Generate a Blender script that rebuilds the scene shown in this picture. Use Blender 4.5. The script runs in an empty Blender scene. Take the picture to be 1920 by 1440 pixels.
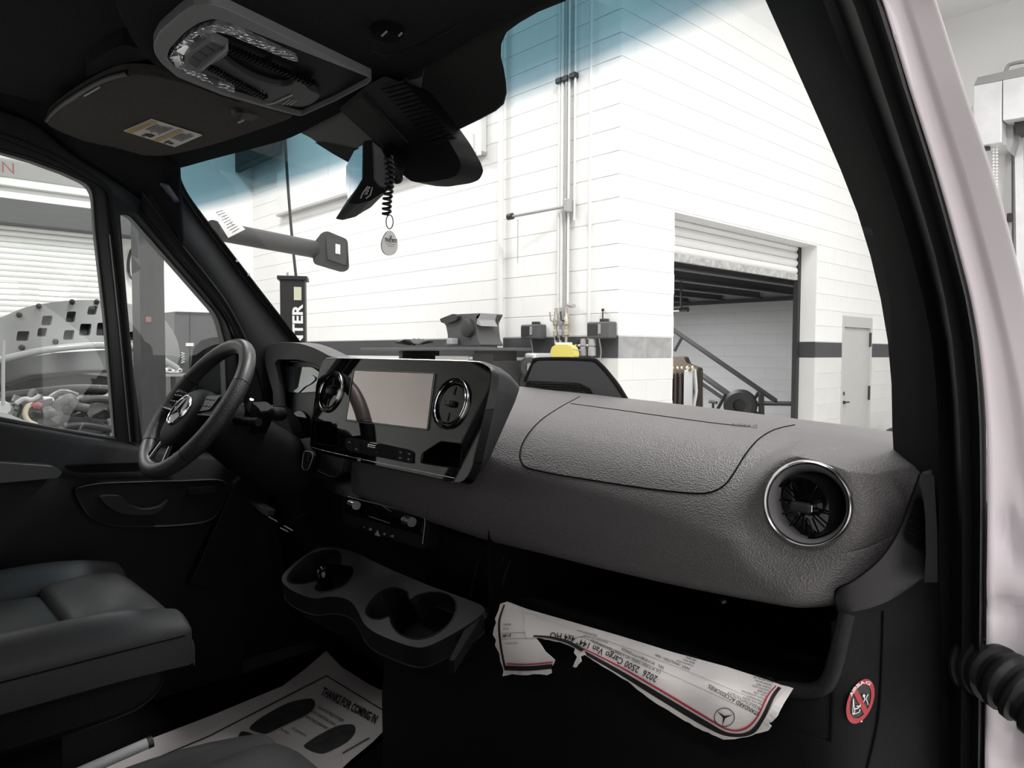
import bpy, bmesh, math, random
from mathutils import Vector, Matrix
from mathutils.bvhtree import BVHTree
from mathutils.geometry import delaunay_2d_cdt

SC = bpy.context.scene
COL = SC.collection
random.seed(7)
V = Vector
PI = math.pi

# ------------------------------------------------------------------ camera, world, lights, exposure
F_PX = 1340.0
CAM = V((1.13, 0.0, 1.67))
YAW, PITCH, ROLL = math.radians(47.0), math.atan(58.0 / F_PX), 0.004
_f0 = V((-math.sin(YAW), math.cos(YAW), 0))
_r0 = V((math.cos(YAW), math.sin(YAW), 0))
FWD = _f0 * math.cos(PITCH) - V((0, 0, 1)) * math.sin(PITCH)
_u0 = _r0.cross(FWD)
RIGHT = _r0 * math.cos(ROLL) + _u0 * math.sin(ROLL)
UP = _u0 * math.cos(ROLL) - _r0 * math.sin(ROLL)
cam_data = bpy.data.cameras.new('camera')
cam_data.sensor_width = 36.0
cam_data.lens = F_PX * 36.0 / 1920.0
cam_data.clip_start = 0.02
cam = bpy.data.objects.new('camera', cam_data)
COL.objects.link(cam)
cam.matrix_world = Matrix(((RIGHT.x, UP.x, -FWD.x, CAM.x), (RIGHT.y, UP.y, -FWD.y, CAM.y),
                           (RIGHT.z, UP.z, -FWD.z, CAM.z), (0, 0, 0, 1)))
SC.camera = cam

world = bpy.data.worlds.new('garage_air')
SC.world = world
world.use_nodes = True
world.node_tree.nodes['Background'].inputs[0].default_value = (0.9, 0.95, 1.0, 1)
world.node_tree.nodes['Background'].inputs[1].default_value = 0.25

def lamp(name, loc, size, power, look=None, color=(1, 0.985, 0.97)):
    d = bpy.data.lights.new(name, 'AREA')
    d.shape = 'RECTANGLE'
    d.size, d.size_y = size
    d.energy = power
    d.color = color
    o = bpy.data.objects.new(name, d)
    o.location = loc
    if look is not None:
        o.rotation_euler = (V(look) - V(loc)).to_track_quat('-Z', 'Y').to_euler()
    COL.objects.link(o)
    return o

# the bay's unseen ceiling lamps; the last is added to brighten the body pillar
for (lx, ly, pw) in ((-7.0, 3.0, 230), (-7.0, -1.5, 190), (-0.2, 2.7, 330), (3.6, 4.6, 170), (4.6, 0.4, 120), (1.0, 8.6, 190), (-4.5, -2.5, 120), (3.2, -3.8, 170)):
    lamp('unseen_lamp', (lx, ly, 6.35), (2.4, 0.7), pw)
lamp('unseen_lamp', (-6.2, 9.0, 2.55), (1.6, 1.6), 230)  # lamp added under the deck only to brighten the store room
lamp('side_fill_light', (8.8, 4.5, 2.3), (5.0, 4.0), 135, (-3, 4.5, 2.0), (1, 0.99, 0.99))  # added fill light from the side; softens the shade under the lintel

SC.view_settings.view_transform = 'Standard'
SC.view_settings.look = 'None'
SC.view_settings.gamma = 1.0
SC.view_settings.use_curve_mapping = False
SC.view_settings.exposure = 0.03

# ------------------------------------------------------------------ picture point -> point in the place
def ray(px, py):
    return FWD + RIGHT * ((px - 960.0) / F_PX) + UP * ((720.0 - py) / F_PX)
def PX(px, py, x):
    d = ray(px, py); return CAM + d * ((x - CAM.x) / d.x)
def PY(px, py, y):
    d = ray(px, py); return CAM + d * ((y - CAM.y) / d.y)
def PZ(px, py, z):
    d = ray(px, py); return CAM + d * ((z - CAM.z) / d.z)
def PD(px, py, t):
    return CAM + ray(px, py) * t
def PP(px, py, p0, n):
    d = ray(px, py); return CAM + d * ((V(p0) - CAM).dot(n) / d.dot(n))
def proj(p):
    q = V(p) - CAM; w = q.dot(FWD)
    return (960 + F_PX * q.dot(RIGHT) / w, 720 - F_PX * q.dot(UP) / w, w)

# ------------------------------------------------------------------ materials
def lin(c):
    return tuple(((v / 255.0) / 12.92 if v <= 10 else (((v / 255.0) + 0.055) / 1.055) ** 2.4) for v in c)
MATS = {}
def mat(name, rgb, rough=0.6, metal=0.0, spec=0.5, bump=None, vary=None, coat=0.0, ior=None, emit=None, sheen=0.0):
    if name in MATS: return MATS[name]
    m = bpy.data.materials.new(name)
    m.use_nodes = True
    nt = m.node_tree
    b = nt.nodes['Principled BSDF']
    col = (*rgb, 1) if max(rgb) <= 1.0 else (*lin(rgb), 1)
    b.inputs['Base Color'].default_value = col
    b.inputs['Roughness'].default_value = rough
    b.inputs['Metallic'].default_value = metal
    b.inputs['Specular IOR Level'].default_value = spec
    b.inputs['Coat Weight'].default_value = coat
    if sheen: b.inputs['Sheen Weight'].default_value = sheen
    if ior: b.inputs['IOR'].default_value = ior
    if emit:
        b.inputs['Emission Color'].default_value = (*emit[0], 1)
        b.inputs['Emission Strength'].default_value = emit[1]
    if bump or vary:
        tc = nt.nodes.new('ShaderNodeTexCoord')
    if bump:
        kind, scale, strength = bump[:3]
        if kind == 'voronoi':
            t = nt.nodes.new('ShaderNodeTexVoronoi'); t.inputs['Scale'].default_value = scale; out = t.outputs['Distance']
        elif kind == 'wave':
            t = nt.nodes.new('ShaderNodeTexWave'); t.inputs['Scale'].default_value = scale; out = t.outputs['Fac']
        else:
            t = nt.nodes.new('ShaderNodeTexNoise'); t.inputs['Scale'].default_value = scale; t.inputs['Detail'].default_value = 3; out = t.outputs['Fac']
        bp = nt.nodes.new('ShaderNodeBump'); bp.inputs['Strength'].default_value = strength
        bp.inputs['Distance'].default_value = bump[3] if len(bump) > 3 else 0.002
        nt.links.new(tc.outputs['Object'], t.inputs['Vector'])
        nt.links.new(out, bp.inputs['Height'])
        nt.links.new(bp.outputs['Normal'], b.inputs['Normal'])
    if vary:
        rgb2, scale = vary
        n = nt.nodes.new('ShaderNodeTexNoise'); n.inputs['Scale'].default_value = scale; n.inputs['Detail'].default_value = 4
        rp = nt.nodes.new('ShaderNodeValToRGB')
        rp.color_ramp.elements[0].position, rp.color_ramp.elements[1].position = 0.35, 0.68
        rp.color_ramp.elements[0].color = col
        rp.color_ramp.elements[1].color = (*rgb2, 1) if max(rgb2) <= 1.0 else (*lin(rgb2), 1)
        nt.links.new(tc.outputs['Object'], n.inputs['Vector'])
        nt.links.new(n.outputs['Fac'], rp.inputs['Fac'])
        nt.links.new(rp.outputs['Color'], b.inputs['Base Color'])
    MATS[name] = m
    return m

def glass_mat(name, tint=(0.96, 0.98, 0.97), refl=0.05, band=None):
    """thin pane: lets light straight through with a tint, plus a faint mirror reflection"""
    m = bpy.data.materials.new(name); m.use_nodes = True
    nt = m.node_tree; nt.nodes.clear()
    out = nt.nodes.new('ShaderNodeOutputMaterial')
    tr = nt.nodes.new('ShaderNodeBsdfTransparent'); tr.inputs['Color'].default_value = (*tint, 1)
    gl = nt.nodes.new('ShaderNodeBsdfGlossy'); gl.inputs['Roughness'].default_value = 0.02
    mx = nt.nodes.new('ShaderNodeMixShader'); mx.inputs['Fac'].default_value = refl
    nt.links.new(tr.outputs[0], mx.inputs[1]); nt.links.new(gl.outputs[0], mx.inputs[2])
    nt.links.new(mx.outputs[0], out.inputs['Surface'])
    if band:
        tc = nt.nodes.new('ShaderNodeTexCoord'); sp = nt.nodes.new('ShaderNodeSeparateXYZ')
        at = nt.nodes.new('ShaderNodeAttribute'); at.attribute_name = 'shade_band'
        rp = nt.nodes.new('ShaderNodeValToRGB')
        els = rp.color_ramp.elements
        els[0].position, els[0].color = band[0][0], (*band[0][1], 1)
        els[1].position, els[1].color = band[-1][0], (*band[-1][1], 1)
        for pos, c in band[1:-1]:
            e = els.new(pos); e.color = (*c, 1)
        nt.links.new(at.outputs['Fac'], rp.inputs['Fac'])
        nt.links.new(rp.outputs['Color'], tr.inputs['Color'])
    MATS[name] = m
    return m

# ------------------------------------------------------------------ mesh building
def wl(o):
    p = V((0, 0, 0))
    while o is not None:
        p += o.location; o = o.parent
    return p

class MB:
    def __init__(s): s.v = []; s.f = []
    def add(s, vs, fs):
        n = len(s.v); s.v += [V(p) for p in vs]; s.f += [tuple(i + n for i in f) for f in fs]
        return s
    def box(s, c, size, M=None):
        c = V(c); hx, hy, hz = size[0] / 2, size[1] / 2, size[2] / 2
        vs = [V((x, y, z)) for z in (-hz, hz) for y in (-hy, hy) for x in (-hx, hx)]
        if M is not None: vs = [M @ p for p in vs]
        return s.add([c + p for p in vs], [(0, 2, 3, 1), (4, 5, 7, 6), (0, 1, 5, 4), (2, 6, 7, 3), (0, 4, 6, 2), (1, 3, 7, 5)])
    def span(s, a, b):
        a, b = V(a), V(b); return s.box((a + b) / 2, [abs(b[i] - a[i]) for i in range(3)])
    def prism(s, pts, vec):
        """closed polygon pushed along vec"""
        pts = [V(p) for p in pts]; vec = V(vec); n = len(pts)
        vs = pts + [p + vec for p in pts]
        fs = [tuple(range(n)), tuple(range(2 * n - 1, n - 1, -1))]
        fs += [(i, i + n, (i + 1) % n + n, (i + 1) % n) for i in range(n)]
        return s.add(vs, fs)
    def loft(s, rows, closed=False, caps=False):
        n = len(rows[0]); vs = [p for r in rows for p in r]; fs = []
        for i in range(len(rows) - 1):
            for j in range(n if closed else n - 1):
                k = (j + 1) % n
                fs.append((i * n + j, i * n + k, (i + 1) * n + k, (i + 1) * n + j))
        if caps:
            fs.append(tuple(range(n - 1, -1, -1))); b = (len(rows) - 1) * n
            fs.append(tuple(range(b, b + n)))
        return s.add(vs, fs)
    def tube(s, path, r, n=8, closed=False, caps=True):
        path = [V(p) for p in path]; m = len(path); rows = []
        up = None
        for i, p in enumerate(path):
            if closed: t = path[(i + 1) % m] - path[i - 1]
            else: t = path[min(i + 1, m - 1)] - path[max(i - 1, 0)]
            if t.length < 1e-9: t = V((0, 0, 1))
            t.normalize()
            if up is None:
                up = V((0, 0, 1)) if abs(t.z) < 0.9 else V((1, 0, 0))
            up = (up - t * up.dot(t))
            if up.length < 1e-6: up = t.orthogonal()
            up.normalize(); sd = t.cross(up)
            rr = r[i] if isinstance(r, (list, tuple)) else r
            rows.append([p + (up * math.cos(2 * PI * k / n) + sd * math.sin(2 * PI * k / n)) * rr for k in range(n)])
        if closed:
            rows.append(rows[0]); return s.loft(rows, True)
        return s.loft(rows, True, caps)
    def cyl(s, p0, p1, r, n=16, r1=None):
        return s.tube([p0, p1], [r, r if r1 is None else r1], n)
    def lathe(s, c, axis, prof, n=40, xref=None, sx=1.0):
        """prof: (radius, height along axis) pairs"""
        axis = V(axis).normalized(); c = V(c)
        u = (V(xref) - axis * V(xref).dot(axis)).normalized() if xref is not None else axis.orthogonal().normalized()
        w = axis.cross(u)
        rows = [[c + axis * h + (u * math.cos(2 * PI * k / n) * sx + w * math.sin(2 * PI * k / n)) * r for k in range(n)] for r, h in prof]
        return s.loft(rows, True)
    def ball(s, c, r, n=12, m=8, sc=(1, 1, 1)):
        rows = []
        for i in range(m + 1):
            a = PI * i / m - PI / 2
            rows.append([V(c) + V((math.cos(a) * math.cos(2 * PI * k / n) * r * sc[0], math.cos(a) * math.sin(2 * PI * k / n) * r * sc[1], math.sin(a) * r * sc[2])) for k in range(n)])
        return s.loft(rows, True)
    def build(s, name, m, parent=None, loc=None, smooth=0, bevel=0, subsurf=0, solid=0, seg=2, parts=None):
        me = bpy.data.meshes.new(name)
        L = V(loc) if loc is not None else V((0, 0, 0))
        if parent is not None: L = wl(parent) + L
        me.from_pydata([tuple(p - L) for p in s.v], [], s.f)
        bm = bmesh.new(); bm.from_mesh(me)
        bmesh.ops.remove_doubles(bm, verts=bm.verts, dist=1e-6)
        bmesh.ops.recalc_face_normals(bm, faces=bm.faces)
        bm.to_mesh(me); bm.free()
        me.validate()
        ms = m if isinstance(m, (list, tuple)) else [m]
        for q in ms: me.materials.append(q)
        o = bpy.data.objects.new(name, me)
        COL.objects.link(o)
        if parent is not None: o.parent = parent
        if loc is not None: o.location = loc
        if solid:
            md = o.modifiers.new('thickness', 'SOLIDIFY'); md.thickness = solid; md.offset = 0
        if bevel:
            md = o.modifiers.new('edge', 'BEVEL'); md.width = bevel; md.segments = seg; md.limit_method = 'ANGLE'; md.angle_limit = math.radians(35)
        if subsurf:
            md = o.modifiers.new('round', 'SUBSURF'); md.levels = subsurf; md.render_levels = subsurf
        if smooth or subsurf:
            for p in me.polygons: p.use_smooth = True
            if smooth and not subsurf:
                try: me.set_sharp_from_angle(angle=math.radians(smooth))
                except Exception: pass
        return o

def tag(o, label=None, cat=None, group=None, kind=None):
    if label: o['label'] = label
    if cat: o['category'] = cat
    if group: o['group'] = group
    if kind: o['kind'] = kind
    return o
def thing(name, loc, label, cat, group=None):
    o = bpy.data.objects.new(name, None); o.empty_display_size = 0.05
    o.location = loc; COL.objects.link(o)
    return tag(o, label, cat, group)

def cr(pts, n=6, closed=False):
    """Catmull-Rom through points (2-D or 3-D tuples)"""
    P = [V(p) for p in pts]; m = len(P); out = []
    for i in range(m if closed else m - 1):
        if closed: a, b, c, d = P[i - 1], P[i], P[(i + 1) % m], P[(i + 2) % m]
        else: a, b, c, d = P[max(i - 1, 0)], P[i], P[i + 1], P[min(i + 2, m - 1)]
        for k in range(n):
            t = k / n
            out.append(0.5 * ((2 * b) + (c - a) * t + (2 * a - 5 * b + 4 * c - d) * t * t + (3 * b - a - 3 * c + d) * t ** 3))
    if not closed: out.append(P[-1].copy())
    return out

def rounded(pts, r, n=4):
    """2-D polygon with rounded corners (r a number or one per corner)"""
    out = []; m = len(pts)
    for i in range(m):
        a, b, c = V(pts[i - 1]).to_2d(), V(pts[i]).to_2d(), V(pts[(i + 1) % m]).to_2d()
        rr = r[i] if isinstance(r, (list, tuple)) else r
        rr = min(rr, (a - b).length * 0.48, (c - b).length * 0.48)
        if rr <= 0: out.append(b); continue
        p, q = b + (a - b).normalized() * rr, b + (c - b).normalized() * rr
        for k in range(n + 1):
            t = k / n; out.append(p * (1 - t) ** 2 + b * 2 * t * (1 - t) + q * t * t)
    return out

def inside(p, poly):
    x, y = p[0], p[1]; c = False; j = len(poly) - 1
    for i in range(len(poly)):
        xi, yi, xj, yj = poly[i][0], poly[i][1], poly[j][0], poly[j][1]
        if (yi > y) != (yj > y) and x < (xj - xi) * (y - yi) / (yj - yi) + xi: c = not c
        j = i
    return c

def fill2d(outline, step=0, holes=()):
    """triangulate a 2-D outline (with an inner grid when step>0) -> verts, faces, boundary loops"""
    ol = [V((p[0], p[1])) for p in outline]
    loops = [ol] + [[V((p[0], p[1])) for p in h] for h in holes]
    vs = []; ed = []
    for lp in loops:
        b = len(vs); n = len(lp); vs += lp; ed += [(b + i, b + (i + 1) % n) for i in range(n)]
    if step:
        xs = [p.x for p in ol]; ys = [p.y for p in ol]
        x = min(xs) + step * 0.5
        while x < max(xs):
            y = min(ys) + step * 0.5
            while y < max(ys):
                if inside((x, y), ol) and not any(inside((x, y), h) for h in loops[1:]):
                    vs.append(V((x, y)))
                y += step
            x += step
    r = delaunay_2d_cdt(vs, ed, [], 0, 1e-6)
    ov, of = r[0], r[2]
    fs = []
    for f in of:
        cx = sum((ov[i] for i in f), V((0, 0))) / len(f)
        if inside(cx, ol) and not any(inside(cx, h) for h in loops[1:]): fs.append(tuple(f))
    return ov, fs

def slab(outline, surf, back, step=0, holes=(), front=None):
    """solid panel: the outline carried onto surf(u,v) gives its face, pushed by `back` for its thickness"""
    ov, fs = fill2d(outline, step, holes)
    mb = MB(); back = V(back)
    top = [V(surf(p.x, p.y)) + (V(front) if front is not None else V((0, 0, 0))) for p in ov]
    n = len(top)
    mb.v = top + [p + back for p in top]
    cnt = {}
    for f in fs:
        for i in range(len(f)):
            e = (f[i], f[(i + 1) % len(f)]); cnt[e] = cnt.get(e, 0) + 1
    mb.f = list(fs) + [tuple(i + n for i in reversed(f)) for f in fs]
    for (a, b) in cnt:
        if (b, a) not in cnt: mb.f.append((b, a, a + n, b + n))
    return mb

_txt = {}
def text2d(s, size=1.0, align='LEFT', bold=0.0):
    key = (s, size, align, bold)
    if key in _txt: return _txt[key]
    cu = bpy.data.curves.new('lettering', 'FONT')
    cu.body = s; cu.size = size; cu.align_x = align; cu.resolution_u = 2; cu.offset = bold
    o = bpy.data.objects.new('lettering', cu); COL.objects.link(o)
    dg = bpy.context.evaluated_depsgraph_get()
    me = o.evaluated_get(dg).to_mesh()
    vs = [(v.co.x, v.co.y) for v in me.vertices]; fs = [tuple(p.vertices) for p in me.polygons]
    o.evaluated_get(dg).to_mesh_clear()
    bpy.data.objects.remove(o); bpy.data.curves.remove(cu)
    _txt[key] = (vs, fs)
    return vs, fs
def letter(mb, s, surf, org, ux, uy, size=1.0, align='LEFT', bold=0.0):
    """lettering laid on surf: local (a,b) -> org + a*ux + b*uy in the surface's own 2-D coordinates"""
    vs, fs = text2d(s, size, align, bold)
    mb.add([surf(org[0] + a * ux[0] + b * uy[0], org[1] + a * ux[1] + b * uy[1]) for a, b in vs], fs)

def letter_fit(mb, s, surf, p0, p1, up, bold=0.0):
    """one line of lettering stretched from p0 to p1 (surface coordinates), capitals `up` tall"""
    vs, fs = text2d(s, 1.0, 'LEFT', bold)
    w = max(a for a, b in vs); x0 = min(a for a, b in vs)
    mb.add([surf(p0[0] + (p1[0] - p0[0]) * (a - x0) / (w - x0) + up[0] * b / 0.69, p0[1] + (p1[1] - p0[1]) * (a - x0) / (w - x0) + up[1] * b / 0.69) for a, b in vs], fs)

def letter_curve(mb, s, pts, h, surf, bold=0.0, side=1):
    """lettering laid along a 2-D curve with even spacing; capitals h tall, on the left (side=1) of the running direction"""
    P = [V((p[0], p[1])) for p in pts]; L = [0.0]
    for a, b in zip(P, P[1:]): L.append(L[-1] + (b - a).length)
    vs, fs = text2d(s, 1.0, 'LEFT', bold)
    x0, x1 = min(a for a, b in vs), max(a for a, b in vs)
    out = []
    for a, b in vs:
        t = (a - x0) / (x1 - x0) * L[-1]; i = 0
        while i < len(P) - 2 and L[i + 1] < t: i += 1
        d = (P[i + 1] - P[i]); k = (t - L[i]) / max(d.length, 1e-9); q = P[i] + d * k; d.normalize()
        out.append(surf(q.x + d.y * side * b / 0.69 * h, q.y - d.x * side * b / 0.69 * h))
    mb.add(out, fs)
# ================================================================== THE GARAGE (setting)
AY, BX = 5.03, -2.88            # wall in front of the van, wall running away on the right
CW, CH = 0.4064, 0.2032         # concrete block module
M_white = mat('painted_block_white', (0.80, 0.80, 0.785), 0.75, bump=('noise', 60, 0.25), vary=((0.86, 0.86, 0.85), 0.9))
M_lower = mat('painted_block_pale_grey', (0.66, 0.66, 0.64), 0.7, bump=('noise', 60, 0.25), vary=((0.72, 0.72, 0.70), 1.1))
M_stripe = mat('painted_block_charcoal', (0.052, 0.052, 0.056), 0.6, bump=('noise', 60, 0.2))
M_stripe2 = mat('painted_block_worn_grey', (0.26, 0.265, 0.27), 0.65, bump=('noise', 60, 0.2), vary=((0.36, 0.36, 0.36), 9))
M_mortar = mat('painted_mortar', (0.76, 0.76, 0.75), 0.85)
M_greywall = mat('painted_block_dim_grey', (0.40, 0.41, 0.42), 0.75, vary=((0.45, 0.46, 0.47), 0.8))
M_conc = mat('sealed_concrete', (0.50, 0.49, 0.48), 0.35, bump=('noise', 3, 0.1), vary=((0.56, 0.55, 0.54), 0.6))
M_ceil = mat('ceiling_white', (0.75, 0.75, 0.75), 0.8)
M_galv = mat('galvanised_steel', (0.66, 0.66, 0.67), 0.42, metal=0.35, vary=((0.76, 0.76, 0.77), 3))
M_dsteel = mat('dark_steel', (0.026, 0.026, 0.027), 0.5)
M_black = mat('black_plastic', (0.013, 0.013, 0.014), 0.5)
M_msteel = mat('mid_grey_steel', (0.085, 0.085, 0.088), 0.5)
M_lsteel = mat('light_grey_steel', (0.34, 0.34, 0.345), 0.45)
M_chrome = mat('chrome', (0.82, 0.82, 0.83), 0.14, metal=1.0)
M_wpipe = mat('white_painted_pipe', (0.74, 0.74, 0.73), 0.45)
M_gpipe = mat('grey_pipe', (0.36, 0.36, 0.36), 0.4)
M_shut = mat('shutter_white', (0.80, 0.80, 0.79), 0.4)
M_doorg = mat('door_grey_paint', (0.50, 0.50, 0.485), 0.45)
M_whiteprint = mat('white_print', (0.8, 0.8, 0.8), 0.5)

def struct(o): o['kind'] = 'structure'; return o
def in_view(p):
    x, y, w = proj(p); return w > 0 and -60 < x < 1980 and -60 < y < 1500, w

def block_wall(wall, org, udir, ndir, u0, u1, k0, k1, holes, mfun, limit=300, seen=lambda u, z: True):
    """lay blocks course by course on the mortar plane; the ones that show largest are parts, the rest one stuff part"""
    udir, ndir = V(udir), V(ndir)
    R = Matrix((udir, ndir, V((0, 0, 1)))).transposed()
    cells = []
    for k in range(k0, k1):
        z = k * CH; u = u0 - (CW / 2 if k % 2 else 0)
        while u < u1 - 0.01:
            a, b = max(u, u0), min(u + CW, u1); u += CW
            for (ha, hb, za, zb) in holes:
                if z + CH / 2 > za and z + CH / 2 < zb:
                    if a >= ha - 1e-3 and b <= hb + 1e-3: a = b
                    elif a < ha < b: b = ha
                    elif a < hb < b: a = hb
            if b - a > 0.03: cells.append((k, a, b))
    rated = []
    for (k, a, b) in cells:
        c = V(org) + udir * ((a + b) / 2) + V((0, 0, (k + 0.5) * CH))
        ok, w = in_view(c)
        rated.append((0 if not (ok and seen((a + b) / 2, (k + 0.5) * CH)) else (b - a) / max(w, 0.1) ** 2, k, a, b, c))
    rated.sort(key=lambda t: -t[0])
    rest = {}
    cache = {}
    for i, (sc, k, a, b, c) in enumerate(rated):
        m = mfun(k, (a + b) / 2)
        w, h, d = b - a - 0.0008, CH - 0.0085, 0.005
        if i < limit and sc > 0:
            key = (round(w, 3), m.name)
            if key not in cache:
                mb = MB(); e = 0.0018
                pts = [(-w / 2, 0, -h / 2), (w / 2, 0, -h / 2), (w / 2, 0, h / 2), (-w / 2, 0, h / 2)]
                fr = [(-w / 2 + 2e-4, d, -h / 2 + e), (w / 2 - 2e-4, d, -h / 2 + e), (w / 2 - 2e-4, d, h / 2 - e), (-w / 2 + 2e-4, d, h / 2 - e)]
                mb.loft([pts, fr], True); mb.f.append((4, 5, 6, 7))
                me = bpy.data.meshes.new('concrete_block'); me.from_pydata([tuple(p) for p in mb.v], [], mb.f); me.materials.append(m)
                bm = bmesh.new(); bm.from_mesh(me); bmesh.ops.recalc_face_normals(bm, faces=bm.faces); bm.to_mesh(me); bm.free()
                cache[key] = me
            o = bpy.data.objects.new('concrete_block', cache[key]); COL.objects.link(o)
            o.parent = wall; o.matrix_local = Matrix.Translation(c - wl(wall)) @ R.to_4x4()
        else:
            rest.setdefault(m.name, (m, MB()))[1].box(c + ndir * d / 2, (w, d, h), R)
    for nm, (m, q) in rest.items():
        o = q.build('concrete_blocks', m, wall); o['kind'] = 'stuff'

struct(MB().span((-11.2, -7, -0.12), (9.0, 16.5, 0.0)).build('floor', M_conc))
struct(MB().span((-11.2, -7, 6.6), (9.0, 16.5, 6.75)).build('ceiling', M_ceil))

# --- wall in front (runs left from the corner)
wf = struct(MB().span((-10.62, AY, 0), (BX - 0.003, AY + 0.2, 6.6)).build('wall_front', M_mortar))
block_wall(wf, (BX, AY, 0), (-1, 0, 0), (0, -1, 0), 0.0, 7.72, 5, 27, [],
           lambda k, u: M_stripe if k == 8 else (M_lower if k < 8 else M_white))
# --- wall on the right of the corner, with the shutter opening and the steel door
OY0, OY1, OZ = 5.87, 8.98, 3.03
DY0, DY1, DZ = 9.78, 10.80, 2.19
mb = MB()
for (a, b, z0, z1) in ((AY, OY0, 0, 6.6), (OY1, DY0, 0, 6.6), (DY1, 12.2, 0, 6.6), (OY0, OY1, OZ, 6.6), (DY0, DY1, DZ, 6.6)):
    mb.span((BX - 0.2, a, z0), (BX, b, z1))
wr = struct(mb.build('wall_right', M_mortar))
def brm(k, u):
    if k == 8: return M_stripe2 if u < OY0 - AY else M_stripe
    return M_lower if k < 8 else M_white
block_wall(wr, (BX, AY, 0), (0, 1, 0), (1, 0, 0), 0.0, 7.1, 2, 26,
           [(OY0 - AY, OY1 - AY, 0, OZ), (DY0 - AY, DY1 - AY, 0, DZ)], brm)
# painted return inside the opening: white above, charcoal band, pale below
mb = MB().span((BX - 0.2, OY1 - 0.004, 0), (BX, OY1, 1.626)); mb.build('jamb_lower', M_lower, wr)
MB().span((BX - 0.2, OY1 - 0.004, 1.626), (BX, OY1, 1.829)).build('jamb_band', M_stripe, wr)
MB().span((BX - 0.2, OY1 - 0.004, 1.829), (BX, OY1, OZ)).build('jamb_upper', M_white, wr)
# --- far wall at the right, left wall, wall behind, wall on the far right
wfar = struct(MB().span((BX, 12.0, 0), (9.0, 12.2, 6.6)).build('wall_far', M_mortar))
block_wall(wfar, (BX + 2.2, 12.0, 0), (1, 0, 0), (0, -1, 0), 0, 4.47, 9, 33, [], lambda k, u: M_white, 160,
           seen=lambda u, z: proj((BX + 2.2 + u, 12, z))[0] > 1740)
wl_ = struct(MB().span((-10.8, -7, 0), (-10.6, 12, 6.6)).build('wall_left', M_white))
MB().span((-10.6, 2.95, 0), (-10.592, AY, 1.626)).build('painted_dado', M_msteel, wl_)
MB().span((-10.6, 2.95, 1.626), (-10.59, AY, 1.829)).build('painted_band', M_stripe, wl_)
struct(MB().span((-11.2, -7.2, 0), (9, -7, 6.6)).build('wall_back', M_white))
struct(MB().span((9.0, -7, 0), (9.2, 16.5, 6.6)).build('wall_east', M_white))
# --- store room behind the opening
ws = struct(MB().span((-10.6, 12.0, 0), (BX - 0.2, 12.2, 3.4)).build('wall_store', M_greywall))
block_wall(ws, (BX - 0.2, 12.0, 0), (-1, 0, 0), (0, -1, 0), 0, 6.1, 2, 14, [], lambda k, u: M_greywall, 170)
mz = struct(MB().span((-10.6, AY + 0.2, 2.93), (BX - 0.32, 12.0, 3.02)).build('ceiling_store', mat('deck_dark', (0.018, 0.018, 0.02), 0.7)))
for bx in (-3.75, -4.5, -5.25, -6.0, -6.75):
    m = MB().span((bx - 0.012, AY + 0.3, 2.68), (bx + 0.012, 12.0, 2.93)); m.span((bx - 0.06, AY + 0.3, 2.66), (bx + 0.06, 12.0, 2.68))
    m.build('deck_beam', mat('deck_beam_grey', (0.06, 0.06, 0.065), 0.5), mz)
MB().span((-10.6, 11.93, 2.6), (BX - 0.2, 12.0, 2.66)).build('deck_ledger', M_dsteel, mz)

# --- steel door with frame, lever, deadbolt and hinges
dr = struct(MB().span((BX - 0.06, DY0 + 0.05, 0), (BX - 0.02, DY1 - 0.05, DZ - 0.16)).build('door_1', M_doorg))
m = MB(); fr_ = [(DY0, 0), (DY0, DZ), (DY1, DZ), (DY1, 0), (DY1 - 0.055, 0), (DY1 - 0.055, DZ - 0.15), (DY0 + 0.055, DZ - 0.15), (DY0 + 0.055, 0)]
m.prism([(BX - 0.1, y, z) for y, z in fr_], (0.115, 0, 0)); m.build('door_frame', M_doorg, dr, bevel=0.004)
MB().span((BX - 0.02, DY0 + 0.06, 0.98), (BX - 0.016, DY0 + 0.13, 1.22)).build('lock_plate', mat('lock_plate', (0.62, 0.62, 0.6), 0.4), dr)
m = MB().cyl((BX - 0.02, DY0 + 0.095, 1.02), (BX + 0.03, DY0 + 0.095, 1.02), 0.022); m.tube([(BX + 0.025, DY0 + 0.095, 1.02), (BX + 0.03, DY0 + 0.22, 1.02)], 0.011)
m.build('door_lever', M_dsteel, dr, smooth=40)
MB().cyl((BX - 0.02, DY0 + 0.095, 1.14), (BX + 0.012, DY0 + 0.095, 1.14), 0.026).build('deadbolt', M_dsteel, dr, smooth=40)
for hz in (0.3, 1.12, 1.88):
    MB().cyl((BX + 0.008, DY1 - 0.05, hz - 0.1), (BX + 0.008, DY1 - 0.05, hz + 0.1), 0.016, 10).build('hinge', M_dsteel, dr, smooth=40)

def slat_mesh(length, h, depth, n=5):
    """one curved shutter slat lying along +y, bulging towards +x"""
    mb = MB(); prof = [(0.0, -h / 2)] + [(depth * math.sin(PI * i / n) + 0.002, -h / 2 + h * i / n) for i in range(1, n)] + [(0.0, h / 2 - 0.004)]
    rows = [[V((x, s, z)) for x, z in prof] for s in (0, length)]
    mb.loft(rows)
    mb.loft([[V((-0.006, s, z)) for x, z in prof] for s in (0, length)])
    return mb

def copies(o, locs, parent):
    for L in locs:
        c = o.copy(); COL.objects.link(c); c.parent = parent; c.location = L

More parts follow.
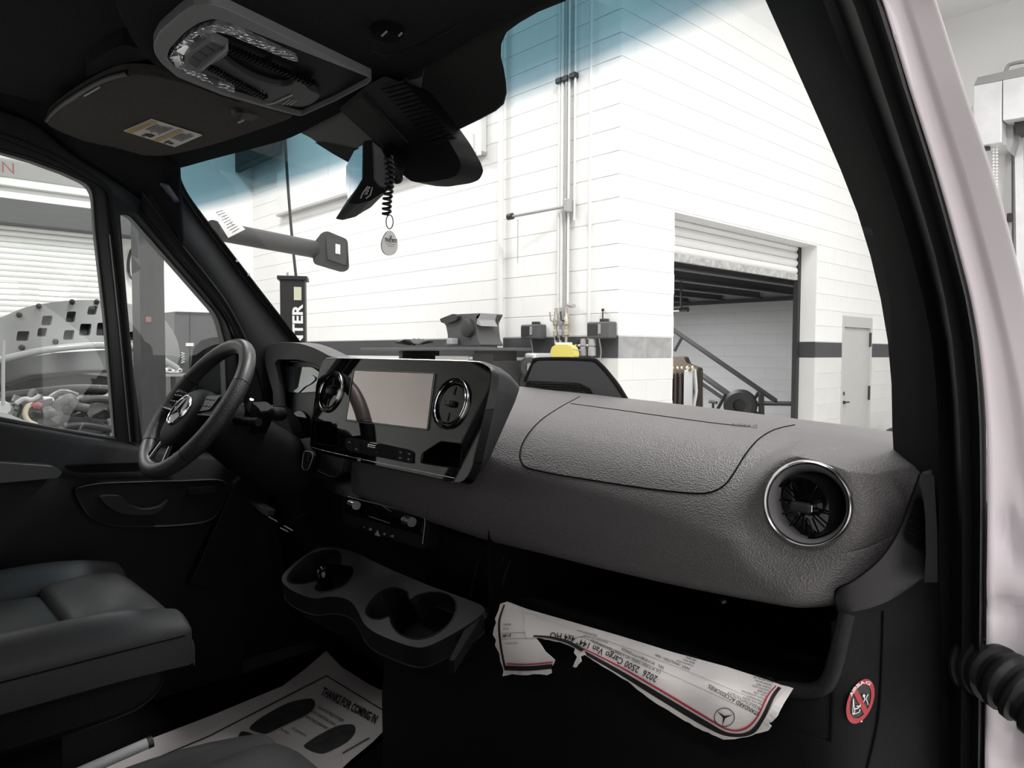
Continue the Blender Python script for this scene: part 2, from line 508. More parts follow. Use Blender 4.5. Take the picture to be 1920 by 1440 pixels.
# --- shutter in the opening, rolled most of the way up
sh = thing('roller_shutter', (BX - 0.24, OY0, 2.62), 'white roller shutter pulled nearly up in the doorway of the right-hand block wall', 'shutter')
sl = slat_mesh(OY1 - OY0 + 0.05, 0.095, 0.022); o = sl.build('slat', M_shut, None, smooth=30); o.parent = sh; o.location = (0.0, 0, 0.115)
copies(o, [(0.0, 0, 0.115 + 0.095 * i) for i in range(1, 5)], sh)
MB().span((BX - 0.26, OY0, 2.615), (BX - 0.215, OY1 + 0.05, 2.69)).build('bottom_bar', mat('scuffed_bar', (0.55, 0.55, 0.54), 0.5, vary=((0.3, 0.3, 0.29), 14)), sh)
MB().span((BX - 0.27, OY1 - 0.06, 0), (BX - 0.205, OY1 + 0.02, 3.3)).build('guide_rail', M_dsteel, sh)
MB().span((BX - 0.27, OY0 - 0.02, 0), (BX - 0.205, OY0 + 0.03, 3.3)).build('guide_rail', M_dsteel, sh)
MB().span((BX - 0.50, OY0 - 0.05, 3.06), (BX - 0.255, OY1 + 0.05, 3.5)).build('roll_box', M_lsteel, sh)

# --- shutter of the left wall with its dark lintel and pale hood
s2 = thing('roller_shutter', (-10.5, -3.0, 0), 'wide closed white roller shutter in the left wall seen through the side window', 'shutter')
sl = slat_mesh(5.95, 0.078, 0.022); o = sl.build('slat', M_shut, None, smooth=30); o.parent = s2; o.location = (0, 0, 0.05)
copies(o, [(0, 0, 0.05 + 0.078 * i) for i in range(1, 44)], s2)
for r_ in range(3):
    for i in range(9):
        y = 0.15 + i * 0.6
        o2 = MB().box((-10.474, -3 + y + 0.2, 2.39 + r_ * 0.078), (0.008, 0.36, 0.04)).build('vision_slot', mat('daylit_slot', (0.9, 0.9, 0.9), 0.3, emit=((1, 1, 1), 1.0)), s2)
for y in (-3.05, 2.95):
    MB().span((-10.6, y - 0.06, 0), (-10.42, y + 0.02, 3.5)).build('guide_rail', M_lsteel, s2)
MB().span((-10.6, -3.6, 3.34), (-10.22, 3.6, 3.66)).build('lintel_beam', M_msteel, s2, bevel=0.01)
for i, (z0, z1, d) in enumerate(((3.66, 3.76, 0.30), (3.76, 3.83, 0.22), (3.83, 3.93, 0.34))):
    MB().span((-10.6, -3.6, z0), (-10.6 + d, 3.6, z1)).build('hood_trim', M_shut, s2, bevel=0.012)
m = MB(); m.prism([(-10.6, -3.6, 3.93), (-10.3, -3.6, 3.93), (-10.02, -3.6, 4.12), (-9.98, -3.6, 4.62), (-10.15, -3.6, 4.9), (-10.6, -3.6, 4.9)], (0, 6.55, 0))
m.build('shutter_hood', mat('hood_pale_grey', (0.62, 0.62, 0.62), 0.5), s2, bevel=0.03)
MB().span((-10.04, 1.2, 3.95), (-9.95, 1.28, 4.75)).build('hood_strap', M_shut, s2)
mb = MB(); zt = PX(0, 320, -9.985)
letter(mb, 'ON', lambda a, b: V((-9.965, a, b)), (zt.y - 0.16, zt.z - 0.02), (1, 0), (0, 1), 0.2)
mb.build('red_lettering', mat('faded_red_print', (0.20, 0.085, 0.085), 0.6), s2)
# black hose on a hook beside it
h0 = [PX(x, y, -10.52) for x, y in ((252, 466), (246, 470), (241, 490), (242, 512), (248, 522), (254, 500), (256, 478), (258, 474), (259, 520), (262, 620), (264, 730))]
tag(MB().tube(cr(h0, 5), 0.02, 8).build('hose', M_black, None, smooth=60), 'black hose looped on a hook on the pale wall left of the dark lift column', 'hose')

# --- pipes and conduits on the front wall
def wallpipe(px, z0, z1, r, m, label, y=None):
    y = AY - 0.03 if y is None else y
    x = PY(px, 640, y).x
    return tag(MB().cyl((x, y, z0), (x, y, z1), r, 10).build('conduit', m, None, smooth=60), label, 'pipe', 'pipes up the front block wall')
p1 = wallpipe(938, 0.1, 6.5, 0.030, M_wpipe, 'thick white drain pipe on the block wall, furthest left of the pipes', AY - 0.06)
for (px, lab, r, m) in ((1046, 'thin white pipe, leftmost of the close bundle on the block wall', 0.012, M_wpipe), (1052, 'white pipe second from left in the close bundle on the block wall', 0.016, M_wpipe),
                       (1059, 'grey pipe third from left in the close bundle on the block wall', 0.016, M_gpipe), (1064, 'thin white pipe fourth from left in the close bundle on the block wall', 0.012, M_wpipe),
                       (1075, 'thin grey-white pipe at the right end of the close bundle on the block wall', 0.011, M_wpipe)):
    wallpipe(px, 1.95 if px != 1075 else 2.9, 6.5, r, m, lab, AY - 0.05)
wallpipe(1104, 1.8, 6.5, 0.014, M_wpipe, 'lone white pipe right of the bundle, nearest the wall corner')
for i, (px, py) in enumerate(((1050, 152), (1062, 148), (1076, 142))):
    p = PY(px, py, AY - 0.05)
    tag(MB().box(p, (0.075, 0.06, 0.05)).build('pipe_clamp', M_dsteel, None, bevel=0.008),
        ('dark pipe clamp high on the bundle, lowest and leftmost of three', 'dark pipe clamp high on the bundle, middle of three', 'dark pipe clamp high on the bundle, highest and rightmost of three')[i], 'clamp', 'clamps on the pipe bundle')
a, b = PY(957, 406, AY - 0.25), PY(1062, 387, AY - 0.08)
ba = thing('pipe_bracket_arm', b, 'thin metal arm sticking out left from the pipe bundle with a hanging cord', 'bracket')
MB().tube([a, b], 0.014, 8).build('arm', M_gpipe, ba, smooth=60)
MB().cyl(a - V((0.03, 0, 0)), a + V((0.03, 0, 0)), 0.032, 10).build('end_knob', M_dsteel, ba, smooth=60)
MB().box(b + V((0.03, 0, 0)), (0.05, 0.1, 0.12)).build('clamp_plate', M_gpipe, ba, bevel=0.01)
c1 = PY(971, 412, AY - 0.2)
MB().tube([c1, c1 + V((0, 0, -0.42))], 0.004, 6).build('cord', M_gpipe, ba)

# --- white sign board high on the front wall
sb = thing('wall_sign_board', (-7.0, AY, 3.8), 'long white board with raised white bars high on the block wall behind the mirror', 'sign')
xs = [-4.66, -7.9, -9.5]
for i in range(2):
    MB().span((xs[i + 1] + 0.01, AY - 0.1, 3.79), (xs[i], AY - 0.008, 4.95)).build('board_panel', mat('board_white', (0.72, 0.72, 0.7), 0.5), sb, bevel=0.01)
for (px, py) in ((884, 272), (898, 268)):
    p = PY(px, py, AY - 0.11); MB().box(p, (0.05, 0.03, 0.26)).build('raised_bar', M_whiteprint, sb, bevel=0.006)
MB().span((xs[-1], AY - 0.11, 3.76), (xs[0], AY - 0.008, 3.79)).build('lower_trim', M_gpipe, sb)

# --- dark screen in a frame high at the left end of the wall
q = [PX(x, y, -10.3) for x, y in ((452, 262), (517, 288))]
tvp = PY(517, 288, AY - 0.3); tv0 = PY(440, 258, AY - 0.3)
tv = thing('wall_screen', (tvp.x, AY, tvp.z), 'black framed screen mounted high on the wall above the lift beam', 'screen')
MB().span((tv0.x, AY - 0.3, tvp.z), (tvp.x, AY - 0.22, tvp.z + 0.75)).build('frame', M_dsteel, tv, bevel=0.01)
MB().span((tv0.x + 0.1, AY - 0.306, tvp.z + 0.07), (tvp.x - 0.07, AY - 0.3, tvp.z + 0.7)).build('screen_glass', M_black, tv)
MB().span((tv0.x + 0.5, AY - 0.22, tvp.z + 0.3), (tv0.x + 0.6, AY, tvp.z + 0.4)).build('wall_arm', M_msteel, tv)

# --- wheel-alignment stand: black post with lettering, its beam and head
pd = 5.5
pc = PD(550, 525, pd); hd = 0.105
st = thing('alignment_post', (pc.x, pc.y, 0), 'black square post with white vertical lettering left of the windshield', 'post')
yaw = YAW + math.radians(12); Rz = Matrix.Rotation(yaw, 3, 'Z')
MB().box((pc.x, pc.y, pc.z / 2), (hd * 1.75, hd * 1.6, pc.z), Rz).build('column', M_black, st, bevel=0.008)
MB().box((pc.x, pc.y, pc.z + 0.008), (hd * 2.1, hd * 1.9, 0.03), Rz).build('cap_plate', M_black, st, bevel=0.004)
MB().cyl(PD(539, 521, pd), PD(539, 511, pd), 0.008).build('cable_eye', M_gpipe, st, smooth=60)
fn = Rz @ V((0, -1, 0)); fu = Rz @ V((1, 0, 0)); fc = V((pc.x, pc.y, 0)) + fn * (hd * 0.8 + 0.003)
mb = MB(); letter_fit(mb, 'HUNTER', lambda a, b: fc + fu * a + V((0, 0, b)), (0.072, 1.52), (0.072, 2.035), (-0.072, 0), bold=0.03); mb.build('white_lettering', M_whiteprint, st)
lb = fc + fu * 0.038 + V((0, 0, 2.115))
MB().box(lb, (0.055, 0.004, 0.10), Rz).build('label', mat('pale_label', (0.55, 0.56, 0.42), 0.5), st)
e0, e1 = PD(398, 431, 3.75), PD(592, 468, 4.65)
bt = thing('alignment_beam', e1, 'grey tubular beam with a boxy sensor head above the black lettered post', 'beam')
dv = (e1 - e0).normalized()
M_beam = mat('beam_grey', (0.040, 0.040, 0.041), 0.5)
MB().tube([e0, e1], [0.052, 0.057], 20).build('tube', M_beam, bt, smooth=50)
hx = lambda u, w: PD(u, w, 4.6)
slab(rounded([(583, 462), (603, 436), (614, 433), (652, 449), (655, 505), (642, 511), (588, 495)], 7), hx, ray(620, 470) * 0.24).build('sensor_head', M_beam, bt, bevel=0.012)
slab(rounded([(612, 444), (648, 455), (650, 498), (614, 486)], 4), hx, ray(620, 470) * 0.02, front=-ray(620, 470) * 0.015).build('head_plate', mat('head_plate', (0.05, 0.05, 0.052), 0.5), bt, bevel=0.004)
slab([(629, 457), (638, 459), (638, 477), (629, 475)], hx, ray(630, 470) * 0.004, front=-ray(630, 470) * 0.021).build('label', M_whiteprint, bt)
tag(MB().tube(cr([PD(*p, 5.45) for p in ((528, 120), (534, 250), (540, 350), (548, 450), (555, 518.5))], 6), 0.011, 8).build('cable', M_black, None, smooth=60),
    'black cable hanging from above to the top of the black lettered post', 'cable')

# --- tall tool cabinet with a bench machine on top
WY = 4.2
cl, crr = PY(745, 655, WY), PY(900, 655, WY)
tc = thing('tool_cabinet', ((cl.x + crr.x) / 2, WY + 0.3, 0), 'black tall tool cabinet with open shelf by the front wall', 'cabinet')
MB().span((cl.x, WY, 0), (crr.x, WY + 0.6, 1.60)).build('body', M_dsteel, tc, bevel=0.01)
MB().span((PY(680, 655, WY).x, WY - 0.03, 1.69), (crr.x + 0.05, WY + 0.62, 1.72)).build('top_tray', M_msteel, tc, bevel=0.006)
for px in (748, 890):
    MB().span((PY(px, 655, WY).x - 0.03, WY + 0.02, 1.6), (PY(px, 655, WY).x + 0.03, WY + 0.5, 1.69)).build('riser', M_dsteel, tc)
MB().span((PY(818, 655, WY).x, WY - 0.012, 1.42), (PY(880, 655, WY).x, WY, 1.64)).build('drawer_front', mat('worn_panel', (0.40, 0.39, 0.36), 0.6), tc)
MB().span((PY(888, 655, WY).x, WY - 0.012, 1.42), (PY(925, 655, WY).x, WY, 1.66)).build('drawer_front', M_black, tc)
gr = thing('bench_machine', PY(866, 648, WY + 0.2), 'grey bench machine with a round drum and flared horn on the black cabinet', 'machine')
gs = lambda u, w: PY(u, w, WY + 0.1)
slab(rounded([(827, 600), (858, 589), (902, 587), (893, 605), (896, 635), (902, 648), (832, 648), (840, 632), (836, 610)], 4), gs, (0, 0.28, 0)).build('housing', M_msteel, gr, bevel=0.012)
c = PY(877, 615, WY + 0.08)
MB().lathe(c, (0, -1, 0), [(0.001, 0.03), (0.07, 0.03), (0.085, 0.02), (0.088, -0.02)], 24).build('drum', M_dsteel, gr, smooth=40)
slab(rounded([(824, 598), (850, 588), (858, 592), (856, 600), (838, 607), (827, 605)], 3), lambda u, w: PY(u, w, WY + 0.05), (0, 0.2, 0)).build('hopper_lip', M_dsteel, gr, bevel=0.008)
slab(rounded([(892, 594), (902, 586), (898, 600), (903, 612), (894, 608)], 2), gs, (0, 0.2, 0)).build('horn', M_lsteel, gr, bevel=0.006)
MB().box(PY(848, 640, WY + 0.04), (0.08, 0.08, 0.06)).build('foot', M_lsteel, gr, bevel=0.008)
tl = thing('rag', PY(775, 648, WY), 'dark rumpled cloth lying on the tray of the black cabinet', 'cloth')
rows = []
for i in range(9):
    px = 740 + i * 9
    rows.append([PY(px, 651 + 3 * math.sin(i * 1.7 + j), WY + 0.02 + 0.06 * j) + V((0, 0, 0.02 * math.sin(i * 0.9 + j) + 0.055)) for j in range(6)])
MB().loft(rows).build('cloth_sheet', M_dsteel, tl, smooth=180, solid=0.01)

# --- battery chargers on the wall, valves and the yellow jug
for i, (cx, cy, w, h) in enumerate(((993, 622, 34, 26), (1121, 619, 42, 30))):
    y0 = AY - 0.13
    t = thing('wall_charger', PY(cx, cy, AY - 0.02), ('dark grey box with handle on the stripe, left of the pipes' , 'dark grey box with handle and aerial, right of the pipes by the corner')[i], 'box', 'wall boxes above the dark stripe')
    a, b = PY(cx - w / 2, cy - h / 2, y0), PY(cx + w / 2, cy + h / 2, y0)
    MB().span((a.x, y0, b.z), (b.x, AY - 0.02, a.z)).build('case', M_msteel, t, bevel=0.012)
    MB().span((a.x + 0.012, y0 - 0.006, b.z + 0.03), ((a.x + b.x) / 2 - 0.01, y0, a.z - 0.02)).build('vent_face', M_dsteel, t)
    MB().span(((a.x + b.x) / 2 + 0.01, y0 - 0.008, b.z + 0.04), ((a.x + b.x) / 2 + 0.035, y0, a.z - 0.02)).build('label_strip', M_lsteel, t)
    MB().span(((a.x * .6 + b.x * .4), y0 + 0.05, a.z), ((a.x * .4 + b.x * .6) + 0.01, y0 + 0.12, a.z + 0.03)).build('handle', M_dsteel, t, bevel=0.008)
    MB().tube(cr([PY(cx + 2, cy + h / 2, AY - 0.1), PY(cx + 6, cy + 40, AY - 0.06), PY(cx + 3, cy + 60, AY - 0.04)], 5), 0.006, 6).build('flex', M_gpipe, t)
    if i == 1:
        p = PY(1130, 604, y0 + 0.1)
        m = MB().cyl(p, p + V((0, 0, 0.1)), 0.006, 8); m.ball(p + V((0, 0, 0.11)), 0.014); m.build('aerial', M_black, t, smooth=60)
vm = thing('valve_manifold', PY(1050, 640, AY - 0.08), 'cluster of brass and grey ball valves at the foot of the pipe bundle', 'valves')
M_brass = mat('dull_brass', (0.50, 0.46, 0.38), 0.4, metal=0.5)
for px in (1042, 1051, 1062):
    x = PY(px, 600, AY - 0.08).x
    m = MB().lathe((x, AY - 0.08, 1.76), (0, 0, 1), [(0.014, 0), (0.014, 0.07), (0.026, 0.08), (0.026, 0.12), (0.016, 0.13), (0.016, 0.17), (0.028, 0.18), (0.028, 0.24), (0.014, 0.26), (0.014, 0.34)], 12)
    m.build('valve_body', M_brass if px != 1051 else M_lsteel, vm, smooth=40)
    MB().tube([(x, AY - 0.1, 1.97), (x - 0.02, AY - 0.13, 1.98), (x - 0.03, AY - 0.13, 2.06)], 0.008, 6).build('valve_lever', M_lsteel if px != 1062 else M_dsteel, vm)
a = PY(1066, 572, AY - 0.08); MB().tube([a, PY(1076, 574, AY - 0.14)], 0.02, 8).build('side_tap', M_gpipe, vm)
for px in (1042, 1051): MB().cyl(PY(px, 628, AY - 0.08), PY(px, 638, AY - 0.08), 0.014, 8).build('hose_end', M_black, vm)
yj = thing('yellow_jug', PY(1053, 668, AY - 0.3), 'yellow plastic jug with white lid under the valves on the wall', 'jug')
js = lambda u, w: PY(u, w, AY - 0.30)
slab(rounded([(1031, 664), (1034, 651), (1042, 646), (1066, 646), (1074, 652), (1077, 668), (1070, 674), (1040, 674)], 4), js, (0, 0.07, 0)).build('jug_body', mat('yellow_plastic', (0.70, 0.60, 0.14), 0.45), yj, bevel=0.03, seg=3)
slab(rounded([(1041, 642), (1066, 642), (1066, 647), (1041, 647)], 1.5), lambda u, w: PY(u, w, AY - 0.29), (0, 0.05, 0)).build('lid', M_whiteprint, yj, bevel=0.008)
MB().tube(cr([PY(1074, 655, AY - 0.35), PY(1084, 657, AY - 0.3), PY(1092, 655, AY - 0.2)], 4), 0.005, 6).build('tube', M_lsteel, yj)
MB().span((PY(1032, 674, AY - 0.3).x, AY - 0.31, PY(1050, 675.5, AY - 0.3).z - 0.02), (PY(1078, 674, AY - 0.3).x, AY - 0.01, PY(1050, 675, AY - 0.3).z)).build('shelf_bracket', M_gpipe, yj)
rg = thing('air_regulator', PY(1098, 650, AY - 0.1), 'silver air regulator and filter bowl on the dark stripe near the corner', 'regulator')
for px, m, r in ((1083, M_dsteel, 0.014), (1094, M_lsteel, 0.03), (1110, M_lsteel, 0.036)):
    p = PY(px, 650, AY - 0.1)
    MB().lathe((p.x, AY - 0.1, p.z - 0.09), (0, 0, 1), [(0.001, 0), (r, 0.01), (r, 0.08), (r * 0.7, 0.09), (r, 0.1), (r * 0.9, 0.16), (0.001, 0.165)], 14).build('filter_bowl', m, rg, smooth=40)
MB().tube([PY(1080, 648, AY - 0.1), PY(1112, 648, AY - 0.1)], 0.012, 8).build('manifold_pipe', M_chrome, rg, smooth=60)
rl = thing('hose_reel', PY(990, 690, AY - 0.4), 'small silver and black hose reel below the stripe behind the dash hump', 'reel')
c = PY(992, 688, AY - 0.34)
MB().lathe(c, (1, -0.6, 0), [(0.05, -0.05), (0.09, -0.045), (0.09, -0.035), (0.04, -0.03), (0.04, 0.03), (0.09, 0.035), (0.09, 0.045), (0.05, 0.05)], 24).build('drum', M_dsteel, rl, smooth=40)
MB().box(c + V((0, 0.16, 0.10)), (0.14, 0.32, 0.06)).build('reel_arm', M_galv, rl, bevel=0.02)
MB().tube(cr([c + V((-0.07, 0, 0)), c + V((-0.1, -0.02, -0.15)), c + V((-0.06, -0.02, -0.4))], 5), 0.012, 8).build('hose', M_black, rl, smooth=60)

# --- things in the store room
RY = 10.4
rp = thing('steel_ramp', PY(1400, 790, RY), 'black steel truss ramp sloping down to the right inside the store room', 'ramp')
def bar(pts, r, nm, m=M_dsteel, y=RY): return MB().tube([PY(*p, y) for p in pts], r, 4).build(nm, m, rp)
bar(((1230, 596), (1455, 752)), 0.04, 'upper_rail'); bar(((1300, 692), (1425, 782)), 0.05, 'lower_rail'); bar(((1230, 660), (1440, 805)), 0.035, 'far_rail', y=RY + 0.8)
bar(((1278, 634), (1265, 658)), 0.03, 'strut'); bar(((1360, 740), (1344, 770)), 0.03, 'strut'); bar(((1422, 736), (1406, 760)), 0.03, 'strut'); bar(((1427, 738), (1428, 785)), 0.05, 'strut')
bar(((1370, 757), (1425, 757)), 0.04, 'cross_bar'); bar(((1430, 756), (1489, 757)), 0.035, 'hand_rail'); bar(((1366, 745), (1368, 800)), 0.05, 'strut'); bar(((1375, 760), (1415, 790)), 0.03, 'strut'); bar(((1412, 758), (1376, 790)), 0.03, 'strut'); bar(((1430, 790), (1489, 790)), 0.05, 'base_rail')
c = PY(1388, 760, RY - 0.2)
MB().lathe(c, (0.25, -1, 0), [(0.10, -0.06), (0.2, -0.08), (0.25, -0.05), (0.25, 0.05), (0.2, 0.08), (0.10, 0.06), (0.09, 0.0), (0.001, 0.0)], 28).build('ramp_wheel', M_black, rp, smooth=40)
js_ = thing('floor_jack', PY(1337, 800, RY), 'small black T-shaped stand on the floor between ramp and brown machine', 'stand')
m = MB().cyl(PY(1337, 752, RY), PY(1337, 830, RY), 0.02, 10); m.build('stem', M_dsteel, js_, smooth=50)
MB().cyl(PY(1330, 753, RY), PY(1344, 755, RY), 0.025, 8).build('cross_head', M_dsteel, js_)
bm_ = thing('brown_machine', PY(1280, 780, 9.6), 'brown hooded machine with slatted front and chrome corner in the store room', 'machine')
bs = lambda u, w: PY(u, w, 9.6)
slab(rounded([(1225, 668), (1282, 668), (1288, 682), (1310, 690), (1310, 861), (1225, 861)], 4), bs, (0, 0.12, 0)).build('body', mat('brown_enamel', (0.07, 0.055, 0.045), 0.5), bm_, bevel=0.02)
for px in (1230, 1240, 1250, 1260, 1268, 1277): MB().box(PY(px, 730, 9.57), (0.035, 0.05, 0.52)).build('front_slat', mat('brown_slat', (0.03, 0.022, 0.02), 0.4), bm_, bevel=0.008)
for px in (1262, 1271, 1279, 1290, 1300):
    MB().ball(PY(px, 690, 9.54), 0.035 if px > 1280 else 0.024).build('knob', mat('brass_knob', (0.7, 0.6, 0.42), 0.25, metal=0.8), bm_, smooth=180)
MB().span(PY(1285, 694, 9.59), PY(1298, 762, 9.55)).build('pale_panel', M_lsteel, bm_, bevel=0.01)
MB().tube([PY(1303, 692, 9.56), PY(1306, 735, 9.56), PY(1301, 765, 9.56)], 0.03, 10).build('chrome_corner', M_chrome, bm_, smooth=60)
sp = thing('spot_fitting', PY(1285, 580, 8.4), 'chrome pipe with a dark round end hanging below the store room beams', 'fitting')
MB().tube([PY(1240, 583, 8.4), PY(1275, 581, 8.4)], 0.022, 10).build('pipe', M_chrome, sp, smooth=60)
MB().tube([PY(1275, 581, 8.4), PY(1290, 580, 8.4)], [0.03, 0.036], 12).build('head', M_dsteel, sp, smooth=60)
MB().tube([PY(1278, 579, 8.4), PY(1277, 569, 8.4), PY(1277, 520, 8.4)], 0.012, 8).build('hanger', M_dsteel, sp)
kb = thing('kickstand_tyre', PY(1668, 812, 11.0), 'dark tyre standing against the wall right of the grey door', 'tyre')
c = PY(1682, 832, 11.0); c.z = 0.315; MB().lathe(c, (0.9, -0.4, 0), [(0.16, -0.1), (0.27, -0.11), (0.31, -0.06), (0.31, 0.06), (0.27, 0.11), (0.16, 0.1)], 28).build('tread', M_black, kb, smooth=40)

# --- galvanised shutter hood on the far wall (right of the van's pillar)
gh = thing('shutter_housing', PY(1850, 270, 11.7), 'galvanised steel shutter housing with end plate and chain high on the far wall', 'shutter')
g = lambda y: (lambda u, w: PY(u, w, y))
slab([(1826, 160), (1879, 150), (1878, 267), (1842, 272), (1824, 262)], g(11.25), (0, 0.74, 0)).build('end_plate', M_galv, gh, bevel=0.01)
slab([(1880, 150), (2050, 118), (2050, 200), (1880, 226)], g(11.22), (0, 0.75, 0)).build('hood_sheet', M_galv, gh, bevel=0.01)
slab([(1826, 160), (1833, 145), (2050, 96), (2050, 118)], g(11.24), (0, 0.3, 0)).build('top_flange', mat('flange_grey', (0.28, 0.28, 0.28), 0.5), gh)
slab([(1879, 228), (1900, 224), (1900, 262), (1893, 286), (1879, 268)], g(11.5), (0, 0.3, 0)).build('inner_plate', M_lsteel, gh)
slab([(1900, 224), (1930, 218), (1930, 240), (1906, 250)], g(11.4), (0, 0.3, 0)).build('axle_block', M_dsteel, gh)
slab([(1902, 250), (1918, 246), (1924, 700), (1909, 700)], g(11.8), (0, 0.1, 0)).build('guide_rail', M_galv, gh)
slab([(1885, 290), (1896, 286), (1898, 700), (1884, 700)], g(11.85), (0, 0.1, 0)).build('guide_rail', M_lsteel, gh)
MB().box(PY(1893, 408, 11.78), (0.06, 0.05, 0.12)).build('latch', M_black, gh, bevel=0.01)
for px in (1863, 1869):
    lk = MB()
    for i in range(16): lk.ball(PY(px, 274 + i * 6, 11.4), 0.016, 6, 4)
    o = lk.build('chain', M_whiteprint, gh); o['kind'] = 'stuff'
MB().box(PY(1849, 277, 11.4), (0.08, 0.1, 0.07)).build('chain_guide', M_dsteel, gh)
tag(MB().tube(cr([PY(1885, 143, 11.6), PY(1888, 128, 11.6), PY(1900, 119, 11.6), PY(1960, 110, 11.6)], 6), 0.025, 8).build('conduit', M_gpipe, None, smooth=60), 'bent grey conduit rising from the top of the shutter housing', 'pipe')
slm = slat_mesh(3.0, 0.12, 0.03); o = slm.build('slat', M_shut, None, smooth=30)
o.parent = gh; Lg = PY(1919, 300, 11.9); o.rotation_euler = (0, 0, -PI / 2); o.location = V((Lg.x, 11.9, 4.3)) - wl(gh)
for i in range(1, 34):
    c = o.copy(); COL.objects.link(c); c.parent = gh; c.rotation_euler = o.rotation_euler; c.location = o.location - V((0, 0, 0.12 * i))

# --- the car with its bonnet up, seen through the driver's window
HX = -4.2
hs = lambda x: (lambda u, w: PX(u, w, x))
car = thing('car', PX(120, 900, HX), 'grey car with raised hood and bare engine bay outside the driver window', 'car')
M_carp = mat('car_underside_grey', (0.12, 0.12, 0.123), 0.40, vary=((0.17, 0.17, 0.17), 2.5))
M_carl = mat('car_pale_paint', (0.36, 0.365, 0.37), 0.25, coat=0.5)
M_eng = mat('engine_grey', (0.07, 0.07, 0.072), 0.45, bump=('noise', 14, 0.5, 0.02), vary=((0.05, 0.05, 0.05), 5))
top_e = [(-90, 640), (-40, 612), (0, 597), (50, 576), (90, 568), (133, 563), (193, 563), (245, 570), (300, 592), (330, 632), (338, 668)]
bot_e = [(330, 690), (300, 672), (257, 651), (200, 648), (150, 649), (100, 654), (50, 663), (0, 675), (-60, 690), (-95, 700)]
def hood_pt(u, w):
    k = min(max((w - 563) / 110.0, 0), 1)
    return PX(u, w, HX + 0.45 * (k - 0.5) - 0.18 * ((u - 130) / 200.0) ** 2)
slots = [(88, 601, 10, 9), (133, 594, 9, 10), (173, 582, 9, 8), (205, 590, 8, 9), (43, 630, 12, 9), (79, 623, 9, 8), (129, 628, 10, 9), (160, 618, 11, 11), (191, 617, 10, 12), (247, 630, 9, 8), (228, 600, 8, 9)]
slab(cr(top_e, 3) + cr(bot_e, 3), hood_pt, (-0.06, 0, 0.0), step=14, holes=[rounded([(x - a + 2, y - b), (x + a + 1, y - b), (x + a - 2, y + b), (x - a - 1, y + b)], 3, 2) for x, y, a, b in slots]).build('hood_inner_frame', M_carp, car, smooth=30)
slab(cr(top_e, 3) + cr(bot_e, 3), lambda u, w: hood_pt(u, w) + V((-0.09, 0, 0)), (-0.03, 0, 0), step=20).build('hood_skin', mat('hood_skin_dark', (0.055, 0.055, 0.06), 0.5), car, smooth=30)
MB().tube([hood_pt(*p) + V((0.02, 0, 0)) for p in cr(bot_e, 4)], 0.022, 8).build('hood_edge', M_carl, car, smooth=60)
for (x, y) in ((72, 574), (134, 566), (180, 566), (35, 590), (40, 651), (103, 640)):
    MB().ball(hood_pt(x, y) + V((0.02, 0, 0)), 0.018, 8, 6).build('hood_clip', M_black, car)
slab([(-60, 690), (0, 678), (100, 662), (200, 656), (270, 660), (275, 715), (150, 700), (60, 706), (0, 722), (-60, 735)], hs(HX + 0.1), (-0.05, 0, 0)).build('cowl_panel', mat('car_windshield_dark', (0.09, 0.092, 0.095), 0.15), car)
slab([(10, 722), (60, 704), (150, 695), (150, 700), (60, 711), (20, 728)], hs(HX + 0.2), (-0.03, 0, 0)).build('wiper_arm', M_black, car)
slab([(150, 695), (215, 694), (215, 699), (150, 700)], hs(HX + 0.2), (-0.03, 0, 0)).build('wiper_arm', M_black, car)
slab([(-70, 716), (60, 700), (160, 694), (280, 700), (280, 790), (-70, 790)], hs(HX + 0.05), (-0.1, 0, 0)).build('firewall', M_dsteel, car, bevel=0.02)
slab([(-60, 752), (100, 745), (280, 748), (280, 880), (-60, 880)], hs(HX + 0.35), (-0.2, 0, 0)).build('engine_block', M_dsteel, car, bevel=0.02)
rnd = random.Random(21); clut = MB()
for i in range(150):
    u, w = rnd.uniform(0, 262), rnd.uniform(746, 826)
    p = PX(u, w, HX + rnd.uniform(0.45, 1.0))
    if i % 3: clut.box(p, (rnd.uniform(.03, .1), rnd.uniform(.02, .16), rnd.uniform(.015, .05)), Matrix.Rotation(rnd.uniform(-.5, .5), 3, 'X'))
    else:
        q = p + V((rnd.uniform(-.05, .05), rnd.uniform(-.25, .25), rnd.uniform(-.06, .06)))
        clut.tube(cr([p, p.lerp(q, .5) + V((0, 0, rnd.uniform(-.04, .05))), q], 4), rnd.uniform(.006, .018), 6)
clut.build('engine_clutter', mat('clutter_grey', (0.07, 0.07, 0.07), 0.4, vary=((0.20, 0.20, 0.20), 7)), car)['kind'] = 'stuff'
MB().tube([PX(x, y, HX + 0.45) for x, y in cr([(0, 745), (70, 737), (140, 730), (210, 732), (262, 742)], 4)], 0.03, 8).build('bay_seal', M_black, car, smooth=60)
